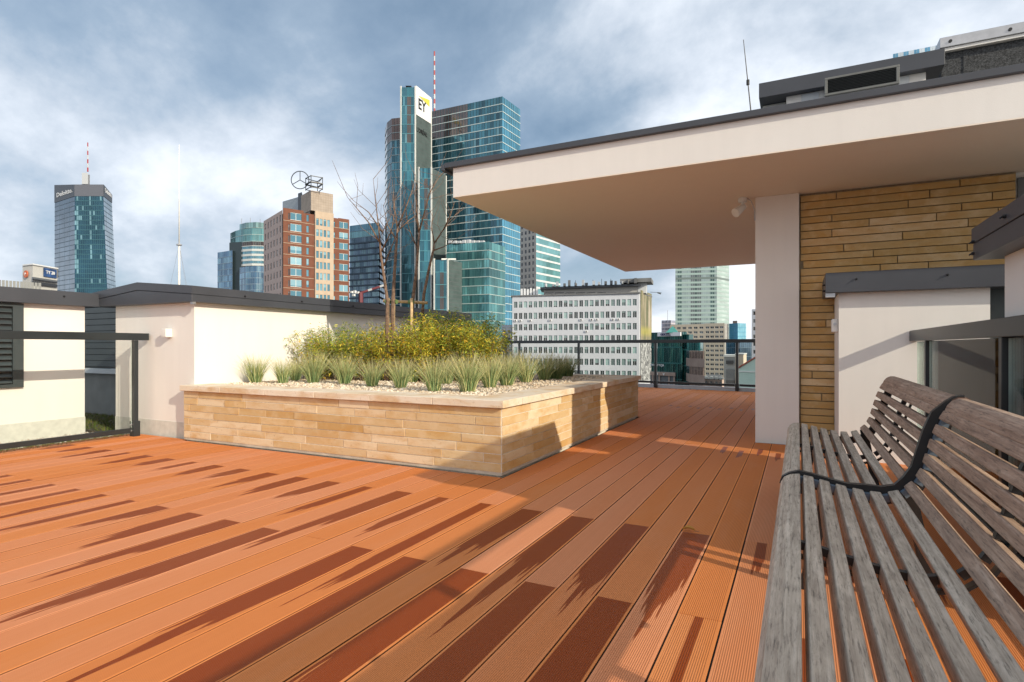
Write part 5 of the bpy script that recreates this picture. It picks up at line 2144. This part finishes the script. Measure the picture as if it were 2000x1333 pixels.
for i in range(4):
    m.poly([q[i], q[(i + 1) % 4], ap])
m.build('pyramid_roof', M['greentile'], r)
A, B, e, nr, ang = face_frame(at(1287, 130.4), at(1332, 124.6))
z0_, z1_ = zat(657, 127), zat(649.5, 127)
m = MB()
m.hexa([A + nr * .2 + Vector((0, 0, z0_)), B + nr * .2 + Vector((0, 0, z0_)), B + nr * .5 + Vector((0, 0, z0_)), A + nr * .5 + Vector((0, 0, z0_))],
       [A + nr * .2 + Vector((0, 0, z1_)), B + nr * .2 + Vector((0, 0, z1_)), B + nr * .5 + Vector((0, 0, z1_)), A + nr * .5 + Vector((0, 0, z1_))])
sg = m.build('sign_board', M['signwhite'], r)
navy = simple('navy_sign_letters', (0.03, 0.025, 0.12), .5)
text_part(sg, 'OEX', A + e * 1.0 + nr * .56 + Vector((0, 0, z0_ + .17)), ang, .72, navy, bold=.03)
for k, tx in enumerate(('GRUPA', 'BROKERA')):
    text_part(sg, tx, A + e * 2.55 + nr * .56 + Vector((0, 0, z0_ + .46 - k * .33)), ang, .34, navy)
r = thing('brown_wing', 'brown stone office wing with window bands below the teal office', 'office building', (*at(1358, 112), -28))
rg = ring([(1340, 117), (1347, 112), (1376, 106), (1376, 122), (1345, 126)])
for k in range(5):
    za = -12 + k * 3.1 - 3.4
    slab_part(r, rg, za, za + 1.6, 'stone_band', M['brownstone'])
    q = ring([(1340.6, 117.3), (1347.3, 112.4), (1375.8, 106.5), (1375.5, 121), (1345, 125)])
    slab_part(r, q, za + 1.6, za + 3.1, 'window_band', M['win_dark'])
    m = MB()
    for i in range(10):
        x, y_ = at(1348 + i * 2.9, 112.1 - i * .6)
        m.box(x - .08, x + .08, y_ - .15, y_ + .25, za + 1.6, za + 3.1)
    m.build('pier', M['brownstone'], r)['kind'] = 'stuff'
slab_part(r, rg, -28, -15.4, 'base', M['brownstone'])
r = thing('shop_front', 'low brown framed shop front with white letters below the teal office', 'building', (*at(1295, 118), -28))
slab_part(r, ring([(1270, 122), (1319, 117), (1322, 122), (1275, 127)]), -28, zat(728, 119), 'body', M['win_dark'])
for px in (1273, 1286, 1305, 1315):
    slab_part(r, ring([(px, 121.6 - (px - 1270) * .1), (px + 3, 121.3 - (px - 1270) * .1), (px + 3, 122.3 - (px - 1270) * .1), (px, 122.6 - (px - 1270) * .1)]), -28, zat(728, 119), 'pilaster', M['brownstone'])
slab_part(r, ring([(1270, 121.4), (1319, 116.4), (1319, 117.2), (1270, 122.2)]), zat(734, 119), zat(727.5, 119), 'fascia', M['brownstone'])
A, B, e, nr, ang = face_frame(at(1270, 121.2), at(1319, 116.2))
text_part(r, 'D', A + e * 1.5 + nr * .1 + Vector((0, 0, zat(733.8, 119))), ang, .8, M['signwhite'])
text_part(r, 'V', A + e * 3.3 + nr * .1 + Vector((0, 0, zat(733.8, 119))), ang, .8, M['signwhite'])
A, B, e, nr, ang = face_frame(at(1272, 132.4), at(1333, 124.4))
text_part(r, 'INWESTYCJA', A + e * .2 + nr * .5 + Vector((0, 0, zat(716, 129))), ang, .72, M['signwhite'])

# ---------------------------------------------------------- tall pale green tower
r = thing('pale_green_tower', 'tall pale green panelled tower with a grey central strip, seen under the canopy', 'skyscraper', (*at(1370, 450), -28))
PG = [(0.288, 0.374, 0.403), (0.317, 0.403, 0.433), (0.266, 0.353, 0.38)]


def g_pg(i, u, k, n):
    if i == 1:
        return jit((0.44, 0.55, 0.54), .05)
    if .36 < u < .64:
        if .47 < u < .53 and k % 1 == 0:
            return (0.05, 0.08, 0.09)
        return jit((0.12, 0.145, 0.165), .05)
    if (.05 < u < .15) or (.86 < u < .96):
        return jit((0.07, 0.13, 0.14), .2)
    return jit(random.choice(PG), .04)


rg = ring([(1319, 452), (1400, 446), (1424, 462), (1418, 490), (1325, 492)])
tower_body(r, rg, rg, -28, zat(470, 450), 33, [19, 3, 0, 0, 0], g_pg, line=lambda i, k, n: (0.16, 0.21, 0.21) if k == 24 else (0.33, 0.45, 0.44), mull=(0.34, 0.47, 0.46), sp_h=1.5, mw=.15, proud=.05, mat_glass=glass_facade('pale_green_glass', .15, .25))

# ---------------------------------------------------------- cream apartment slab
r = thing('cream_apartments', 'cream apartment slab with rows of loggia windows below the pale green tower', 'apartment building', (*at(1365, 300), -28))
pA, pB, pC2 = at(1309, 322), at(1376, 310), at(1415, 303)
win_wall(r, pA, pB, -28, zat(634, 315), 6, 11, zat(641, 315) - 10 * 2.5, 2.5, 2.1, 1.25, M['blockcream'], M['win_dark'], .01, .99, frame=(.14, M['ivory']))
win_wall(r, pB, pC2, -28, zat(632, 307), 4, 11, zat(640, 307) - 10 * 2.5, 2.5, 1.9, 1.25, M['blockcream'], M['win_dark'], .03, .97, frame=(.14, M['ivory']))
slab_part(r, [pA, (pB[0], pB[1] + .3), (pC2[0], pC2[1] + .3), (pC2[0] - 1.5, pC2[1] + 11), (pA[0] - 1, pA[1] + 12)], -28, zat(635, 312), 'roof', M['roofgrey'])
slab_part(r, [(pC2[0] + .01, pC2[1] + .05), (pC2[0] + 1.2, pC2[1] + 8), (pC2[0] - .5, pC2[1] + 8)], -28, zat(633, 305), 'gable_wall', M['concrete'])
r = thing('distant_tower', 'small mauve grey tower with antenna far left of the pale green tower', 'building', (*at(1304, 620), -28))
rg = ring([(1292, 625), (1310, 618), (1320, 630), (1300, 645)])
tower_body(r, rg, rg, -28, zat(626, 620), 14, [6, 3, 0, 0], lambda *a: jit((0.30, 0.31, 0.38), .25), line=(0.48, 0.46, 0.50), sp_h=1.3, mw=.4, mull=(0.45, 0.44, 0.48))
m = MB()
x, y_ = at(1304, 622)
m.tube([(x, y_, zat(626, 622)), (x, y_, zat(606, 622))], .25, 5)
m.build('antenna', M['galv'], r)
r = thing('bright_blue_block', 'bright blue glass block right of the pale green tower', 'office building', (*at(1440, 420), -28))
rg = ring([(1424, 428), (1441, 418), (1457, 424), (1455, 445), (1430, 448)])
tower_body(r, rg, rg, -28, zat(632, 422), 14, [6, 5, 0, 0, 0], lambda i, u, k, n: jit((0.05, 0.30, 0.50), .1) if i == 0 else jit((0.22, 0.52, 0.68), .1), line=(0.06, 0.28, 0.44), sp_h=.25, mull=(0.08, 0.32, 0.48), mat_glass=glass_facade('blue_glass', .2, .2))
slab_part(r, ring([(1431, 425), (1440, 422), (1440, 430), (1431, 432)]), zat(632, 424) + .01, zat(627, 424), 'roof_cabin', M['brownstone'])
r = thing('slate_glass_block', 'slate blue glass block below the bright blue one', 'office building', (*at(1450, 230), -28))
rg = ring([(1418, 236), (1445, 228), (1472, 232), (1470, 250), (1420, 252)])
tower_body(r, rg, rg, -28, zat(663, 230), 9, [7, 7, 0, 0, 0], lambda *a: jit((0.09, 0.16, 0.24), .25), line=(0.10, 0.16, 0.22), sp_h=.2, mull=(0.08, 0.13, 0.18))
r = thing('grey_flats', 'pale grey block of flats half hidden behind the white pillar', 'apartment building', (*at(1500, 190), -28))
pA, pB = at(1468, 192), at(1550, 184)
win_wall(r, pA, pB, -28, zat(603, 188), 7, 6, zat(611, 188) - 5 * 2.6, 2.6, 1.1, 1.2, M['officewall'], M['win_dark'], .01, .99)
slab_part(r, [(pA[0], pA[1] + .3), (pB[0], pB[1] + .3), (pB[0], pB[1] + 12), (pA[0], pA[1] + 12)], -28, zat(604, 188), 'roof', M['roofgrey'])
# ---------------------------------------------------------- low roofs just beyond the railing
r = thing('mint_house', 'pale mint rendered house with red edged gable beyond the far railing', 'house', (*at(1475, 88), -28))
qa, qb = at(1443, 90), at(1545, 84)
A, B, e, nr, ang = face_frame(qa, qb)
L = (B - A).length
zl, zh = zat(721, 88), zat(690, 88)
m = MB()
ol = [(0, -28), (L, -28), (L, zl), (L * .5, zh), (0, zl)]
m.hexa([A + e * x + Vector((0, 0, z)) for x, z in ol], [A + e * x - nr * 9 + Vector((0, 0, z)) for x, z in ol])
m.build('wall', M['mint'], r)
m = MB()
for (x0, za, x1, zb_) in ((-.2, zl - .1, L * .5, zh + .05), (L * .5, zh + .05, L + .2, zl - .1)):
    m.hexa([A + e * x0 + nr * .2 + Vector((0, 0, za)), A + e * x1 + nr * .2 + Vector((0, 0, zb_)), A + e * x1 - nr * 9.2 + Vector((0, 0, zb_)), A + e * x0 - nr * 9.2 + Vector((0, 0, za))],
           [A + e * x0 + nr * .2 + Vector((0, 0, za + .22)), A + e * x1 + nr * .2 + Vector((0, 0, zb_ + .22)), A + e * x1 - nr * 9.2 + Vector((0, 0, zb_ + .22)), A + e * x0 - nr * 9.2 + Vector((0, 0, za + .22))])
m.build('roof', simple('red_tile_roof', (0.34, 0.10, 0.07), .8, 0, .2, 2), r)
z = zat(728, 88)
m = MB()
m.hexa([A + Vector((0, 0, z)), B + Vector((0, 0, z)), B + nr * .12 + Vector((0, 0, z)), A + nr * .12 + Vector((0, 0, z))],
       [A + Vector((0, 0, z + .2)), B + Vector((0, 0, z + .2)), B + nr * .12 + Vector((0, 0, z + .2)), A + nr * .12 + Vector((0, 0, z + .2))])
m.build('string_course', M['ivory'], r)
r = thing('grey_shed', 'low grey commercial block with dark openings behind the far railing post', 'building', (*at(1428, 150), -28))
slab_part(r, ring([(1414, 154), (1441, 150), (1450, 160), (1418, 166)]), -28, zat(698, 150), 'body', simple('mid_grey_block', (0.30, 0.32, 0.33), .8))
slab_part(r, ring([(1413, 153.5), (1442, 149.5), (1451, 160), (1417, 167)]), zat(698, 150) + .01, zat(694, 150), 'roof_edge', M['ivory'])
for (x0, x1, y0, y1) in ((1418, 1432, 712, 703), (1418, 1440, 750, 722)):
    slab_part(r, ring([(x0, 152.9 - (x0 - 1414) * .148 + .4), (x1, 152.9 - (x1 - 1414) * .148 + .4), (x1, 153.6 - (x1 - 1414) * .148), (x0, 153.6 - (x0 - 1414) * .148)]), zat(y0, 151), zat(y1, 151), 'opening', M['win_dark'])
r = thing('cream_house', 'small cream house with flat roof between the grey block and the mint house', 'house', (*at(1448, 120), -28))
slab_part(r, ring([(1436, 124), (1452, 120), (1458, 130), (1440, 134)]), -28, zat(693, 121), 'body', M['blockcream'])
slab_part(r, ring([(1435, 123.6), (1453, 119.5), (1459, 130), (1439, 135)]), zat(693, 121) + .01, zat(691, 121), 'roof_edge', M['ivory'])
r = thing('kiosk_house', 'little house with white dormers at the foot of the cream apartments', 'house', (*at(1390, 140), -28))
slab_part(r, ring([(1374, 142), (1410, 136), (1414, 146), (1378, 152)]), -28, zat(741, 139), 'body', simple('pinkish_render', (0.55, 0.42, 0.36), .8))
m = MB()
q = [p3(1372, 741, 141.5), p3(1412, 741, 135.5), p3(1416, 741, 147), p3(1376, 741, 153)]
rd = [p3(1380, 732, 146), p3(1408, 732, 141.5)]
m.poly([q[0], q[1], rd[1], rd[0]])
m.poly([q[1], q[2], rd[1]])
m.poly([q[2], q[3], rd[0], rd[1]])
m.poly([q[3], q[0], rd[0]])
m.build('roof', M['roofgrey'], r)
for px in (1377, 1387, 1397, 1405):
    slab_part(r, ring([(px, 141.2 - (px - 1374) * .166), (px + 5, 140.4 - (px - 1374) * .166), (px + 5, 142 - (px - 1374) * .166), (px, 142.8 - (px - 1374) * .166)]), zat(740.5, 139), zat(736, 139), 'dormer', M['ivory'])
    slab_part(r, ring([(px, 141.2 - (px - 1374) * .166 + .3), (px + 4, 140.5 - (px - 1374) * .166 + .3), (px + 4, 142 - (px - 1374) * .166), (px, 142.6 - (px - 1374) * .166)]), zat(752, 139), zat(745, 139), 'window', M['win_dark'])

# ---------------------------------------------------------- glass tower peeping over the canopy
r = thing('striped_tower', 'blue and white striped glass tower peeping above the plant house coping', 'skyscraper', (*at(1790, 250), -28))
rg = ring([(1744, 254), (1838, 246), (1850, 275), (1756, 285)])
tower_body(r, rg, rg, -28, zat(97, 250), 38, [18, 0, 0, 0], lambda i, u, k, n: jit((0.13, 0.34, 0.52), .12) if int(u * 18) % 4 in (0, 1) else jit((0.62, 0.70, 0.76), .05), line=(0.5, 0.6, 0.68), sp_h=.25, mull=(0.4, 0.52, 0.6), mw=.1)
